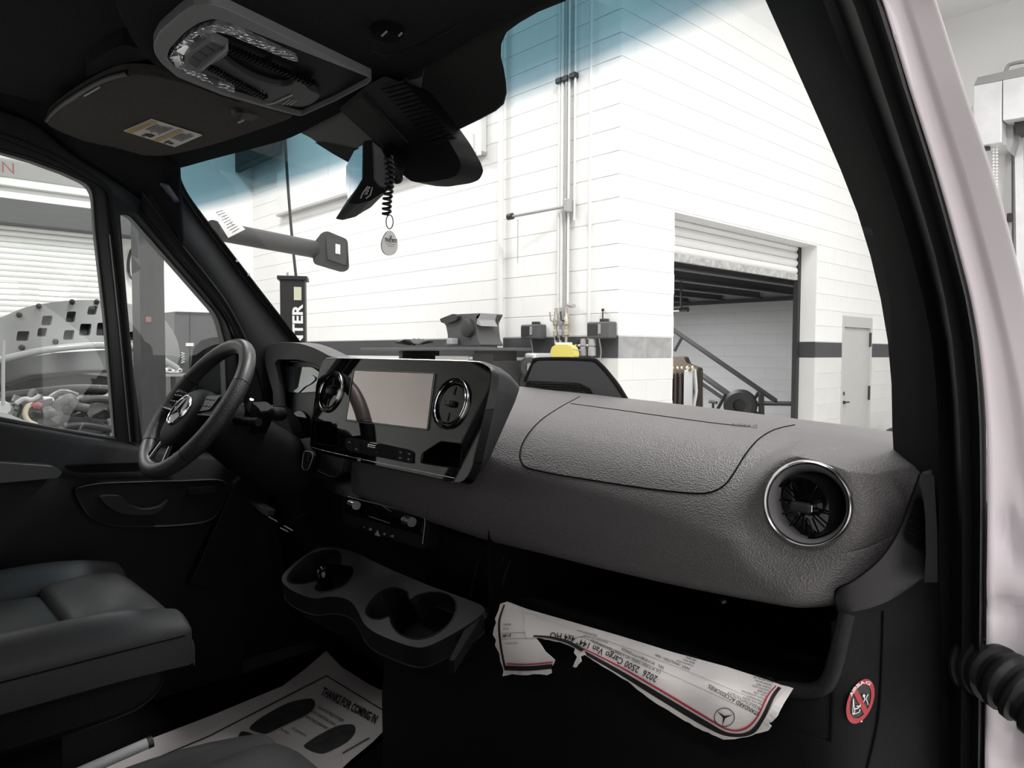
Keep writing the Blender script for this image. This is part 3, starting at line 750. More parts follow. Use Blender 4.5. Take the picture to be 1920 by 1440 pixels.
for (pts, x, d, nm, m) in (
    ([(70, 752), (105, 744), (140, 742), (215, 744), (218, 764), (150, 768), (100, 770)], HX + 0.6, 0.2, 'engine_cover', M_eng),
    ([(105, 772), (150, 764), (222, 770), (226, 792), (110, 790)], HX + 0.8, 0.25, 'intake_manifold', mat('engine_grey_light', (0.13, 0.13, 0.13), 0.4, vary=((0.07, 0.07, 0.07), 6))),
    ([(60, 785), (110, 778), (225, 792), (250, 830), (140, 815), (60, 797)], HX + 0.95, 0.3, 'radiator_support', M_eng),
    ([(2, 760), (40, 757), (70, 770), (60, 784), (5, 780)], HX + 0.7, 0.2, 'battery_tray', M_dsteel),
    ([(72, 746), (102, 745), (102, 757), (72, 758)], HX + 0.75, 0.1, 'fluid_reservoir', M_whiteprint),
    ([(-70, 750), (0, 770), (75, 800), (60, 815), (-70, 800)], HX + 1.05, 0.3, 'fender', M_carl),
    ([(205, 788), (221, 784), (221, 822), (207, 825)], HX + 1.0, 0.08, 'washer_bottle', M_lsteel)):
    slab(rounded(pts, 6), hs(x), (-d, 0, 0)).build(nm, m, car, bevel=0.015)
for pts, r, nm, m in (([(105, 770), (112, 757), (130, 748), (142, 760), (165, 765)], 0.028, 'intake_hose', M_eng), ([(80, 775), (95, 772), (108, 779), (100, 790)], 0.03, 'coolant_hose', M_eng),
                      ([(62, 757), (52, 762), (47, 775), (53, 789), (68, 797)], 0.013, 'pale_cable', mat('cable_cream', (0.52, 0.44, 0.34), 0.5)), ([(60, 762), (66, 760), (76, 763)], 0.02, 'red_clip', mat('dull_red', (0.22, 0.07, 0.07), 0.5)),
                      ([(7, 638), (6, 700), (6, 762)], 0.008, 'prop_rod', M_lsteel), ([(120, 800), (160, 797), (210, 805)], 0.02, 'radiator_hose', M_black),
                      ([(30, 757), (45, 748), (60, 750), (75, 742)], 0.012, 'wire_loom', M_lsteel), ([(150, 752), (190, 748), (220, 755)], 0.02, 'vacuum_pipe', M_dsteel)):
    MB().tube([PX(x, y, HX + 1.02) for x, y in cr(pts, 5)], r, 8).build(nm, m, car, smooth=60)
MB().lathe(PX(5, 768, HX + 1.0), (1, 0, 0.3), [(0.001, 0.03), (0.03, 0.03), (0.035, 0), (0.05, -0.02)], 14).build('strut_cap', M_lsteel, car, smooth=40)
slab([(-70, 850), (60, 812), (140, 820), (280, 845), (280, 980), (-70, 980)], hs(HX + 1.1), (-0.4, 0, 0)).build('front_bumper', M_carl, car, bevel=0.04)

# --- lift column, tool chest and things beside the car
lp = thing('lift_column', (PX(286, 700, -3.0).x, PX(286, 700, -3.0).y, 0), 'dark steel lift column with small red label between the car and the tool chest', 'column')
a, b, c = PX(263, 600, -3.0), PX(291, 600, -2.95), PX(309, 600, -3.05)
MB().prism([(a.x, a.y, 0), (b.x, b.y, 0), (b.x - 0.14, b.y, 0), (a.x - 0.14, a.y, 0)], (0, 0, 3.0)).build('column_face', mat('lift_grey', (0.040, 0.040, 0.042), 0.5), lp)
MB().prism([(b.x - 0.03, b.y, 0), (c.x, c.y, 0), (c.x - 0.1, c.y, 0), (b.x - 0.13, b.y, 0)], (0, 0, 3.0)).build('column_channel', M_dsteel, lp)
MB().box(PX(280, 599, -2.965), (0.004, 0.035, 0.028)).build('red_label', mat('red_label', (0.22, 0.07, 0.065), 0.5), lp)
lc = thing('tool_chest', PX(370, 800, -5.6), 'dark tool chest with zigzag badge and pale label right of the lift column', 'chest')
slab(rounded([(327, 588), (330, 584), (452, 588), (452, 1035), (328, 1035)], 2), hs(-5.6), (-0.4, 0, 0)).build('body', mat('chest_grey', (0.075, 0.075, 0.08), 0.45), lc, bevel=0.01)
slab([(330, 584), (452, 588), (452, 591), (330, 587)], hs(-5.58), (-0.42, 0, 0)).build('lid_edge', M_dsteel, lc)
slab([(349, 643), (363, 643), (363, 649), (349, 649)], hs(-5.58), (-0.02, 0, 0)).build('pale_label', M_whiteprint, lc)
zig = [(340 + (6 if i % 2 else 0), 661 + i * 2.4) for i in range(9)]
MB().tube([PX(x, y, -5.575) for x, y in zig], 0.006, 6).build('zigzag_badge', M_whiteprint, lc)
slab([(356, 586), (357, 586), (357, 760), (356, 760)], hs(-5.59), (-0.02, 0, 0)).build('door_gap', M_black, lc)
fr = thing('chrome_fitting', PX(325, 697, -5.3), 'small bright metal fitting under the tool chest beside the lift column', 'fitting')
MB().ball(PX(325, 694, -5.3), 0.05, 12, 8, (1, 1.6, 0.7)).build('metal_body', M_chrome, fr, smooth=180)
MB().box(PX(322, 703, -5.3), (0.05, 0.3, 0.025)).build('foot_bar', M_lsteel, fr); q = PX(324, 703, -5.3); MB().cyl((q.x, q.y, 0), q, 0.02, 10).build('stand_pipe', M_dsteel, fr, smooth=50)
# ================================================================== THE VAN: windshield, shell, doors
def bow(x): return 0.08 * (1 - (x / 0.8) ** 2)
def ws_y(x, z): return (2.868 - z) / 1.18 + bow(x)
def PW(px, py, off=0.0):
    """point where the picture ray meets the windshield, shifted `off` into the cab"""
    d = ray(px, py); lo, hi = 0.25, 3.2
    g = lambda t: (CAM.y + d.y * t) - ws_y(CAM.x + d.x * t, CAM.z + d.z * t) + off
    for _ in range(50):
        m = (lo + hi) / 2
        if g(m) < 0: lo = m
        else: hi = m
    return CAM + d * lo

M_dash = mat('dash_grain_grey', (0.092, 0.085, 0.088), 0.46, spec=0.5, bump=('voronoi', 420, 0.6, 0.0014))
M_lowdash = mat('lower_dash_black', (0.0055, 0.0058, 0.0065), 0.6, spec=0.13, bump=('voronoi', 600, 0.25, 0.001))
M_trimblk = mat('trim_black', (0.005, 0.0053, 0.0062), 0.6, spec=0.18, bump=('noise', 900, 0.15, 0.0006))
M_void = mat('deep_black', (0.004, 0.004, 0.004), 0.9, spec=0.1)
M_pillar = mat('pillar_charcoal', (0.013, 0.014, 0.016), 0.65, spec=0.25, bump=('noise', 700, 0.2, 0.0008))
M_rubber = mat('rubber_black', (0.008, 0.008, 0.009), 0.5, spec=0.35)
M_cloth = mat('headliner_cloth', (0.012, 0.0125, 0.014), 0.95, spec=0.1, bump=('noise', 500, 0.6, 0.0015), vary=((0.018, 0.0185, 0.021), 240))
M_visor = mat('visor_cloth', (0.060, 0.057, 0.052), 0.95, spec=0.1, bump=('noise', 420, 0.5, 0.0012), vary=((0.072, 0.069, 0.064), 160))
M_paint = mat('pinkish_white_paint', (0.72, 0.655, 0.70), 0.3, coat=0.6, spec=0.5)
M_gloss = mat('piano_black', (0.003, 0.003, 0.0035), 0.03, spec=0.5, coat=0.1, ior=1.52)
M_dchrome = mat('satin_chrome', (0.62, 0.62, 0.63), 0.22, metal=1.0)
M_paper = mat('paper_white', (0.80, 0.76, 0.75), 0.85, bump=('noise', 40, 0.15, 0.002))
M_ink = mat('print_black', (0.012, 0.012, 0.013), 0.7)
M_red = mat('print_red', (0.50, 0.035, 0.06), 0.6)
M_seat = mat('seat_vinyl_charcoal', (0.027, 0.0275, 0.028), 0.55, spec=0.22, bump=('voronoi', 500, 0.25, 0.0008))
M_seatcl = mat('seat_cloth_grey', (0.028, 0.030, 0.030), 0.75, spec=0.2, bump=('noise', 600, 0.35, 0.001))

# --- windshield with blue shade band
band_px = [(380, 392), (534, 347), (621, 322), (953, 190), (1162, 107), (1352, 17), (1400, -3)]
bp = sorted([(PW(*p).x, PW(*p).z) for p in band_px])
def band_z(x):
    if x <= bp[0][0]: return bp[0][1] + (x - bp[0][0]) * (bp[1][1] - bp[0][1]) / (bp[1][0] - bp[0][0])
    for (a, za), (b, zb) in zip(bp, bp[1:]):
        if x <= b: return za + (zb - za) * (x - a) / (b - a)
    return bp[-1][1] + (x - bp[-1][0]) * (bp[-1][1] - bp[-2][1]) / (bp[-1][0] - bp[-2][0])
M_ws = glass_mat('windshield_glass', refl=0.035, band=[(0.0, (0.97, 0.975, 0.97)), (0.40, (0.93, 0.95, 0.955)), (0.5, (0.56, 0.63, 0.67)), (0.62, (0.20, 0.31, 0.37)), (0.80, (0.125, 0.235, 0.285)), (1.0, (0.11, 0.215, 0.26))])
mb = MB(); nx, nz = 40, 110; rows = []
for j in range(nz + 1):
    z = 1.40 + 0.92 * j / nz
    rows.append([V((-0.86 + 1.72 * i / nx, ws_y(-0.86 + 1.72 * i / nx, z), z)) for i in range(nx + 1)])
mb.loft(rows)
ws = struct(mb.build('window_1', M_ws, smooth=180))
at = ws.data.attributes.new('shade_band', 'FLOAT', 'POINT')
for i, v in enumerate(ws.data.vertices):
    at.data[i].value = min(max((v.co.z - band_z(v.co.x)) / 0.10 + 0.5, 0), 1)
# printed dot band behind the mirror (both sides of the sensor cover)
M_frit = mat('black_dot_print', (0.006, 0.006, 0.006), 0.6, spec=0.3, bump=('wave', 260, 0.8, 0.002))
fr_r = [(700, -60), (1140, -60), (1060, 2), (1010, 22), (975, 42), (950, 60), (940, 82), (939, 105), (945, 130), (949, 155), (950, 175), (945, 195), (930, 208), (900, 224), (838, 254), (800, 320), (660, 200)]
W0 = lambda u, w: PW(u, w, 0.006)
o = slab(fr_r, W0, (0, -0.003, 0), step=40).build('dot_print', M_frit, ws); 
fr_l = [(455, 268), (500, 252), (528, 246), (545, 244), (561, 247), (583, 258), (605, 273), (630, 290), (655, 304), (690, 314), (760, 330), (800, 120), (600, 120)]
fz = [(595, 268), (612, 268), (680, 282), (690, 316), (655, 304), (630, 290)]
slab(fr_l, W0, (0, -0.003, 0), step=40).build('dot_print', mat('lit_dot_print', (0.12, 0.122, 0.117), 0.8), ws)  # same dot print in lighter grey, standing in for light falling on it
slab(fz, W0, (0, -0.006, 0)).build('dot_print_edge', M_frit, ws)
# black border of the glass
edge_l = [(322, 296), (334, 308), (338, 330), (352, 362), (385, 408), (440, 480), (500, 558), (552, 625), (600, 690)]
edge_lo = [(300, 290), (316, 312), (322, 340), (340, 372), (374, 416), (428, 488), (488, 566), (540, 632), (588, 698)]
slab(cr(edge_l, 3) + cr(edge_lo[::-1], 3), W0, (0, -0.004, 0)).build('border_print', M_frit, ws)
for (x, y) in ((444, 489), (466, 515)):
    MB().box(PW(x, y, 0.012), (0.006, 0.006, 0.006)).build('glass_clip', M_lsteel, ws)

# --- passenger A-pillar (near, right): trim, seals, painted body
rows_n = 22
def pil_row(pts, fn):
    c = cr(pts, 8); out = []
    # resample on picture height so that rows pair up level by level
    for i in range(rows_n + 1):
        w = -160 + (1600 + 160) * i / rows_n
        for a, b in zip(c, c[1:]):
            if a.y <= w <= b.y:
                t = (w - a.y) / max(b.y - a.y, 1e-6); u = a.x + (b.x - a.x) * t; break
        else: u = c[0].x if w < c[0].y else c[-1].x
        out.append(fn(u, w))
    return out
g0 = [(1354, -170), (1392, -100), (1435, 0), (1497, 138), (1552, 262), (1600, 378), (1632, 480), (1655, 580), (1668, 670), (1673, 760), (1674, 860), (1690, 1000), (1690, 1620)]
g1 = [(1462, -170), (1498, -100), (1547, 10), (1613, 190), (1668, 340), (1710, 478), (1742, 610), (1755, 720), (1760, 860), (1760, 1000), (1757, 1620)]
g2 = [(1505, -170), (1542, -100), (1590, 0), (1657, 195), (1705, 340), (1747, 480), (1776, 620), (1790, 760), (1796, 900), (1798, 1100), (1793, 1620)]
g3 = [(1560, -170), (1597, -100), (1643, 0), (1693, 160), (1747, 327), (1790, 480), (1820, 610), (1835, 760), (1838, 900), (1837, 1100), (1832, 1620)]
g4 = [(1640, -170), (1665, -100), (1700, 0), (1752, 160), (1806, 327), (1850, 480), (1888, 630), (1915, 760), (1930, 900), (1935, 1100), (1935, 1620)]
g5 = [(1690, -170), (1720, -100), (1755, 0), (1806, 160), (1864, 333), (1905, 482), (1938, 620), (1980, 760), (2010, 900), (2020, 1100), (2020, 1620)]
yx = lambda u, w, x: PX(u, w, x)
def g3f(u, w): return PX(u, w, 0.91)
R0 = pil_row(g0, lambda u, w: PX(u, w, 0.775))
R1 = pil_row(g1, lambda u, w: PX(u, w, 0.862))
R1b = pil_row([(a + 22, b) for a, b in g1], lambda u, w: PX(u, w, 0.868))
R2 = pil_row(g2, lambda u, w: PX(u, w, 0.892) + V((0, 0.012, 0)))
R2m = pil_row([((a + c) / 2 + 4, (b + d) / 2) for (a, b), (c, d) in zip(g2, g3)], lambda u, w: PX(u, w, 0.897))
R3 = pil_row(g3, g3f)
tr = struct(MB().loft([[p + V((0.0, 0.05, 0.0)) for p in R0], R0, R1]).build('trim_1', mat('near_pillar_trim', (0.0045, 0.0048, 0.0056), 0.85, spec=0.05, bump=('noise', 900, 0.1, 0.0005)), smooth=50))
sl_ = tag(MB().loft([R1, R1b, R2, R2m, R3, [p + V((-0.006, 0.05, 0)) for p in R3]]).build('door_seal', M_rubber, smooth=60), 'black rubber door seal running down the near pillar beside the white body', 'seal')
def back(p, dy): return p + V((0, dy, 0))
P4 = pil_row(g4, lambda u, w: PY(u, w, PX(g3[0][0], 0, .91).y) )
def body_pt(u, w):
    # painted pillar face, falling away behind the seal, with the pressed recesses low down
    base = PX(min(u, 1838) if False else u, w, 0.91)
    return base
def on_y(pts, dy):
    out = []
    for i, (a, q) in enumerate(zip(R3, pil_row(pts, lambda u, w: (u, w)))):
        out.append(PY(q[0], q[1], a.y + dy))
    return out
def dent(p):
    x, y, w = proj(p); d = 0
    for (cx, cy, sx, sy, h) in ((1886, 985, 18, 42, 0.014), (1905, 1098, 40, 34, -0.012), (1880, 1135, 40, 12, 0.008), (1925, 945, 14, 36, 0.012), (1890, 1360, 60, 40, 0.010), (1905, 1420, 60, 30, -0.008)):
        d += h * math.exp(-((x - cx) / sx) ** 2 - ((y - cy) / sy) ** 2)
    return p + V((0, d, 0))
rows = [[p + V((-0.004, 0.06, 0)) for p in R3], [p + V((-0.001, 0.03, 0)) for p in R3]]
Q3, Q4, Q5 = on_y(g3, 0.012), on_y(g4, 0.035), on_y(g5, 0.045)
for k in range(1, 9): rows.append([a.lerp(b, k / 8) + V((0, 0.010 * math.sin(PI * k / 8), 0)) for a, b in zip(Q3, Q4)])
for k in range(1, 9): rows.append([a.lerp(b, k / 8) for a, b in zip(Q4, Q5)])
rows.append([p + V((-0.002, 0.012, 0)) for p in Q5]); rows.append([p + V((-0.05, 0.05, 0)) for p in Q5])
# refine down the pillar so the pressings show
def refine(row, n=4):
    return cr(row, n)
rows = [refine(r) for r in rows]
rows = [[dent(p) for p in r] if 1 < i < len(rows) - 2 else r for i, r in enumerate(rows)]
bd = tag(MB().loft(rows).build('body_pillar', M_paint, smooth=180), 'pinkish white painted body pillar of the van along the right edge', 'body panel')
hp = cr([PY(1820, 1246, 0.965), PY(1850, 1256, 0.955), PY(1885, 1276, 0.94), PY(1930, 1308, 0.93), PY(1990, 1355, 0.92)], 12)
rad = [0.0285 + (0.0045 if (i % 8) < 4 else 0) * 1.0 + 0.002 * (i / len(hp)) for i in range(len(hp))]
tag(MB().tube(hp, rad, 24).build('wiring_bellows', M_rubber, None, smooth=60), 'ribbed black rubber bellows sticking out of the white body pillar at lower right', 'bellows')

# --- roof, floor, rear wall of the cab
def hd(u, w): return PW(u, w, 0.02)
hd_px = [(322, 303), (345, 297), (400, 281), (480, 259), (540, 240), (600, 208), (690, 160), (770, 112), (850, 64), (905, 32), (960, 0), (1060, -58), (1250, -165), (1420, -262)]
H0 = [hd(*p) for p in cr(hd_px, 3)]
left_px = [(322, 303), (263, 372), (207, 332), (130, 282), (67, 232), (0, 205), (-120, 160), (-400, 60)]
rows = [[p + V((0, 0.01, -0.012)) for p in H0], [p + V((0, -0.035, 0.012)) for p in H0], [p + V((0, -0.10, 0.055)) for p in H0], [V((p.x, p.y - 0.2, 2.225)) for p in H0], [V((p.x, -0.2, 2.24)) for p in H0], [V((p.x, -1.2, 2.24)) for p in H0]]
hl = struct(MB().loft(rows).build('ceiling', M_cloth, smooth=60, solid=0.012))
# cove above the driver's door
cv = [PX(u, w, -0.852) for u, w in cr([(338, 470), (300, 412), (263, 372), (207, 332), (130, 282), (67, 232), (0, 205), (-150, 150), (-420, 60)], 4)]
rows = [cv, [p + V((0.03, 0, 0.012)) for p in cv], [V((p.x + 0.08, p.y - 0.02, p.z + 0.05)) for p in cv], [V((-0.70, p.y - 0.05, max(2.20, p.z + 0.06))) for p in cv], [V((-0.55, p.y - 0.05, max(2.235, p.z + 0.07))) for p in cv]]
MB().loft(rows).build('side_cove', M_cloth, hl, smooth=60, solid=0.008)
struct(MB().span((-0.98, -1.35, 2.26), (0.98, 0.60, 2.30)).build('ceiling_roof_skin', M_paint)).name = 'ceiling_roof'
struct(MB().span((-0.98, -1.35, 0.66), (0.98, 1.25, 0.77)).build('floor_cab', M_void))
struct(MB().span((-0.98, -1.35, 0.66), (0.98, -1.27, 2.28)).build('wall_rear_cab', M_trimblk))
struct(MB().span((0.88, -1.35, 0.66), (0.98, -0.75, 2.28)).build('wall_side_cab', M_paint))
struct(MB().span((-0.97, 1.22, 0.70), (0.97, 1.30, 1.44)).build('wall_bulkhead_cab', M_void))
struct(MB().span((-0.96, 0.62, 0.66), (-0.905, 1.30, 1.50)).build('wall_left_cab', M_trimblk))

# --- driver's door: frame with two openings, panes, sill, armrest
M_dframe = mat('door_frame_black', (0.010, 0.0102, 0.0112), 0.45, spec=0.4)
XD = -0.87
ol = [(-420, 40), (-150, 138), (0, 194), (70, 220), (135, 270), (210, 322), (262, 366), (285, 400), (340, 486), (420, 583), (442, 640), (452, 700), (455, 870), (200, 860), (-150, 800), (-420, 740)]
hole1 = rounded([(-400, 150), (-150, 232), (0, 281), (60, 298), (120, 320), (177, 346), (183, 432), (202, 600), (220, 825), (100, 806), (-150, 757), (-400, 700)], [4, 0, 0, 0, 0, 26, 0, 0, 6, 0, 0, 4])
hole2 = rounded([(219, 397), (244, 399), (330, 497), (404, 582), (413, 598), (424, 640), (428, 745), (425, 822), (262, 829), (240, 657)], [10, 12, 0, 10, 8, 0, 0, 8, 4, 0])
dd = thing('driver_door', (XD, 0.3, 0.8), 'black inner face of the driver door with its two windows, left', 'door')
gX = lambda x: (lambda u, w: PX(u, w, x))
slab(ol, gX(XD), (-0.05, 0, 0), holes=[hole1, hole2]).build('window_frame', M_dframe, dd, smooth=30)
def loop_pts(poly, x): return [PX(p[0], p[1], x) for p in poly]
MB().tube(loop_pts(hole1, XD - 0.006), 0.007, 8, closed=True).build('window_seal', M_rubber, dd, smooth=60)
MB().tube(loop_pts(hole2, XD - 0.006), 0.007, 8, closed=True).build('window_seal', M_rubber, dd, smooth=60)
MB().tube([PX(u, w, XD + 0.003) for u, w in ((205, 440), (224, 620), (244, 828))], 0.0018, 6).build('divider_bead', M_gpipe, dd)
# inner frame ridge and outer lip
MB().tube([PX(u, w, XD + 0.012) for u, w in cr([(-150, 205), (0, 252), (100, 292), (176, 334), (205, 360), (212, 400), (232, 560), (256, 828)], 4)], 0.007, 8).build('frame_ridge', M_pillar, dd, smooth=60)
MB().tube([PX(u, w, XD + 0.012) for u, w in cr([(262, 393), (340, 486), (421, 585), (446, 645), (455, 720)], 4)], 0.006, 8).build('frame_ridge', M_pillar, dd, smooth=60)
slab([(205, 362), (240, 380), (262, 400), (244, 396), (222, 394), (212, 402)], gX(XD + 0.004), (-0.01, 0, 0)).build('corner_trim', M_pillar, dd)
M_pane = glass_mat('side_glass', (0.94, 0.96, 0.95), 0.018)
w2 = struct(slab(hole1, gX(XD - 0.02), (-0.004, 0, 0)).build('window_2', M_pane))
w3 = struct(slab(hole2, gX(XD - 0.02), (-0.004, 0, 0)).build('window_3', M_pane))
us = [-420, -150, 0, 150, 300, 400, 455]
def drow(ws_, x, dx=0): return [PX(u, w, x) for u, w in zip(us, ws_)]
rows = [drow((690, 757, 787, 814, 838, 850, 856), XD - 0.005), drow((698, 764, 794, 820, 843, 855, 861), XD + 0.02), drow((720, 784, 812, 834, 853, 864, 870), XD + 0.035),
        drow((800, 846, 868, 880, 888, 895, 900), XD + 0.04), drow((840, 884, 900, 904, 908, 912, 916), XD + 0.06), drow((950, 950, 950, 950, 950, 950, 950), XD + 0.065),
        drow((1120,) * 7, XD + 0.05), drow((1700,) * 7, XD + 0.045)]
M_door = mat('door_panel_black', (0.008, 0.0083, 0.0093), 0.62, spec=0.2, bump=('voronoi', 500, 0.25, 0.0008))
MB().loft(rows).build('door_panel', M_door, dd, smooth=50)
slab(rounded([(-300, 842), (-150, 855), (0, 868), (100, 875), (118, 884), (110, 896), (0, 906), (-300, 905)], 6), gX(XD + 0.12), (-0.09, 0, 0)).build('armrest', mat('armrest_black', (0.018, 0.020, 0.023), 0.5), dd, bevel=0.012, seg=3)
slab(cr([(126, 878), (140, 872), (250, 868), (330, 866), (330, 876), (250, 884), (150, 886)], 4, True), gX(XD + 0.072), (-0.02, 0, 0)).build('pull_slot', M_void, dd)
pk = cr([(142, 925), (152, 914), (190, 907), (260, 904), (340, 902), (405, 900), (424, 908), (428, 922), (415, 950), (396, 974), (350, 984), (260, 988), (200, 984), (165, 966)], 4, True)
slab(pk, gX(XD + 0.085), (-0.03, 0, 0)).build('handle_recess_panel', M_trimblk, dd, bevel=0.005)
MB().tube([PX(p.x, p.y, XD + 0.086) for p in pk], 0.003, 6, closed=True).build('recess_rim', M_pillar, dd, smooth=60)
slab(cr([(188, 933), (225, 930), (240, 944), (270, 955), (300, 950), (316, 938), (296, 962), (255, 966), (215, 958)], 4, True), gX(XD + 0.11), (-0.02, 0, 0)).build('door_handle', M_pillar, dd, bevel=0.005)
slab(rounded([(352, 915), (405, 912), (405, 924), (356, 928)], 3), gX(XD + 0.092), (-0.006, 0, 0)).build('window_switch', M_trimblk, dd, bevel=0.002)
slab([(440, 905), (470, 880), (520, 930), (420, 1110), (355, 1098)], gX(XD + 0.10), (-0.03, 0, 0)).build('kick_trim', M_trimblk, dd, bevel=0.004)

# --- driver's door mirror outside
em = thing('wing_mirror', PX(390, 680, -1.06), 'black wing mirror outside the small quarter window behind the steering wheel', 'mirror')
slab(rounded([(352, 730), (357, 690), (362, 655), (376, 638), (400, 632), (440, 632), (470, 640), (470, 820), (350, 820)], 6), gX(-1.05), (-0.10, 0.12, 0)).build('housing', M_rubber, em, bevel=0.015)
slab(rounded([(372, 735), (374, 690), (384, 655), (404, 646), (460, 646), (460, 810), (372, 810)], 6), gX(-1.046), (-0.004, 0.002, 0)).build('mirror_glass', mat('mirror_silver', (0.75, 0.78, 0.78), 0.03, metal=1.0), em)
MB().span((-1.1, PX(460, 760, -1.06).y, PX(460, 800, -1.06).z - 0.05), (-0.92, PX(460, 760, -1.06).y + 0.08, PX(460, 760, -1.06).z)).build('mirror_foot', M_rubber, em, bevel=0.01)

# --- driver's A-pillar trim between the quarter window and the windshield
E2 = cr([(262, 393), (340, 486), (421, 585), (446, 645), (455, 700), (458, 780)], 4)
E1 = cr([(318, 306), (345, 372), (428, 486), (500, 580), (552, 645), (610, 720)], 4)
rows = []
A = [PX(p.x, p.y, XD + 0.012) for p in E2]; B = [PW(p.x, p.y, 0.012) for p in E1]
n_ = len(A)
for k in range(9):
    t = k / 8
    rows.append([a.lerp(b, t) + V((0.025, -0.02, 0)) * (math.sin(PI * t) ** 0.8) for a, b in zip(A, B)])
ap = struct(MB().loft(rows).build('trim_2', M_pillar, smooth=60, solid=0.006))
MB().tube([a.lerp(b, 0.30) + V((0.026, -0.021, 0)) for a, b in zip(A, B)], 0.0025, 6).build('trim_seam', M_rubber, ap, smooth=60)
slab(rounded([(297, 350), (301, 342), (308, 345), (329, 375), (327, 382), (318, 382)], 4), lambda u, w: PW(u, w, 0.10), (0, 0.01, 0)).build('airbag_tab', mat('blue_grey_tab', (0.045, 0.055, 0.075), 0.45), ap)

# --- headliner furniture: centre bulge, lamp console, visors
ZC = 2.135
gZ = lambda z: (lambda u, w: PZ(u, w, z))
ob = cr([(214, 0), (226, 32), (251, 80), (281, 115), (326, 145), (417, 183), (509, 208), (564, 222)], 3)
ov_o = [(150, -260), (205, -60)] + [(p.x, p.y) for p in ob] + [(600, 207), (631, 191), (692, 159), (735, 132), (850, 63), (960, -2), (1060, -60), (1250, -170), (1200, -400), (500, -400)]
slab(ov_o, gZ(ZC), (0, 0, 0.085), step=60).build('overhead_panel', M_cloth, hl, bevel=0.012)
slab([(868, 51), (960, -2), (1060, -60), (1050, -66), (955, -8), (860, 46), (740, 108), (720, 108), (690, 92), (720, 102), (740, 101)], gZ(ZC - 0.001), (0, 0, 0.002)).build('visor_seam', M_rubber, hl)
oc = thing('overhead_console', PZ(470, 110, ZC), 'dark overhead console with clear map lamp, buttons and grey rim', 'console')
rim = rounded([(287, 84), (299, 60), (338, 26), (362, 11), (395, 8), (424, 17), (699, 147), (692, 157), (631, 189), (564, 219), (509, 205), (417, 179), (332, 145), (303, 120), (290, 102)], 6)
M_rim = mat('console_rim_grey', (0.19, 0.195, 0.20), 0.5, bump=('noise', 700, 0.2, 0.0006))
hole = rounded([(312, 112), (318, 92), (346, 62), (372, 44), (398, 36), (432, 44), (697, 148), (690, 156.5), (631, 187.6), (564, 217.6), (506, 201), (420, 175), (345, 142)], 6)  # opening widened at right; the thinning rim imitates its fade into shade
slab(rim, gZ(ZC - 0.014), (0, 0, 0.02), holes=[hole]).build('rim', M_rim, oc, bevel=0.003)
slab(hole, gZ(ZC - 0.004), (0, 0, 0.008)).build('recess_plate', M_trimblk, oc)
# clear lens ring
lens = [(318, 108), (326, 92), (354, 66), (380, 52), (402, 46), (432, 50), (556, 108), (560, 116), (540, 112), (430, 66), (408, 60), (390, 66), (372, 80), (352, 96), (343, 110), (346, 122), (362, 130), (400, 148), (440, 166), (440, 174), (420, 170), (360, 143), (330, 132)]
M_lens = mat('lamp_lens', (0.80, 0.82, 0.85), 0.12, metal=0.7, bump=('voronoi', 90, 0.8, 0.006))
slab(rounded(lens, 2, 2), gZ(ZC - 0.010), (0, 0, 0.008)).build('lamp_lens', M_lens, oc, bevel=0.0015)
for pts in ([(322, 106), (336, 104), (340, 122), (330, 128)], [(330, 96), (350, 84), (360, 92), (344, 104)], [(360, 72), (374, 64), (380, 72), (366, 82)]):
    slab(rounded(pts, 2, 2), gZ(ZC - 0.014), (0, 0, 0.006)).build('lamp_prism', mat('lens_facet', (0.85, 0.87, 0.9), 0.06, metal=0.9), oc, bevel=0.002)
M_btn = mat('console_button', (0.06, 0.062, 0.065), 0.45)
slab(rounded([(345, 112), (352, 100), (386, 78), (396, 76), (430, 92), (425, 104), (372, 138), (348, 126)], 5), gZ(ZC - 0.018), (0, 0, 0.016)).build('button_surround', M_rim, oc, bevel=0.003)
for q in ([(354, 118), (362, 108), (378, 118), (370, 130)], [(363, 107), (375, 98), (391, 108), (379, 117)], [(377, 97), (388, 89), (404, 98), (393, 107)], [(390, 88), (398, 83), (420, 93), (406, 97)]):
    slab(rounded(q, 2, 2), gZ(ZC - 0.021), (0, 0, 0.008)).build('button', M_btn, oc, bevel=0.001)
slab([(376, 132), (424, 92), (426, 94), (379, 134)], gZ(ZC - 0.024), (0, 0, 0.008)).build('chrome_bar', M_lsteel, oc)
slab(cr([(378, 134), (412, 110), (440, 128), (480, 150), (520, 162), (545, 160), (560, 150), (580, 168), (600, 180), (570, 200), (500, 190), (440, 160)], 4, True), gZ(ZC - 0.016), (0, 0, 0.012)).build('centre_cover', mat('console_cover', (0.05, 0.05, 0.052), 0.55), oc, bevel=0.003)
for i in range(20):
    u, w = 384 + i * 5.6, 130 + i * 3.05
    slab([(u, w), (u + 10, w - 5), (u + 12, w - 3.6), (u + 2, w + 1.6)], gZ(ZC - 0.022), (0, 0, 0.012)).build('grip_rib', M_trimblk, oc)
for i in range(22):
    u, w = 424 + i * 7.4, 98 + i * 3.1
    slab([(u, w), (u + 10, w - 4), (u + 12, w - 2.6), (u + 2, w + 1.4)], gZ(ZC - 0.018), (0, 0, 0.010)).build('grip_rib', M_trimblk, oc)
slab(rounded([(390, 150), (398, 146), (412, 154), (406, 160)], 1), gZ(ZC - 0.017), (0, 0, 0.008)).build('switch', M_btn, oc)
for (a, b) in (((484, 178), (490, 171)), ((490, 180), (496, 173)), ((530, 196), (544, 186)), ((537, 196), (551, 187)), ((544, 197), (556, 188))):
    MB().tube([PZ(*a, ZC - 0.017), PZ(*b, ZC - 0.017)], 0.0009, 5).build('icon_line', M_gpipe, oc)
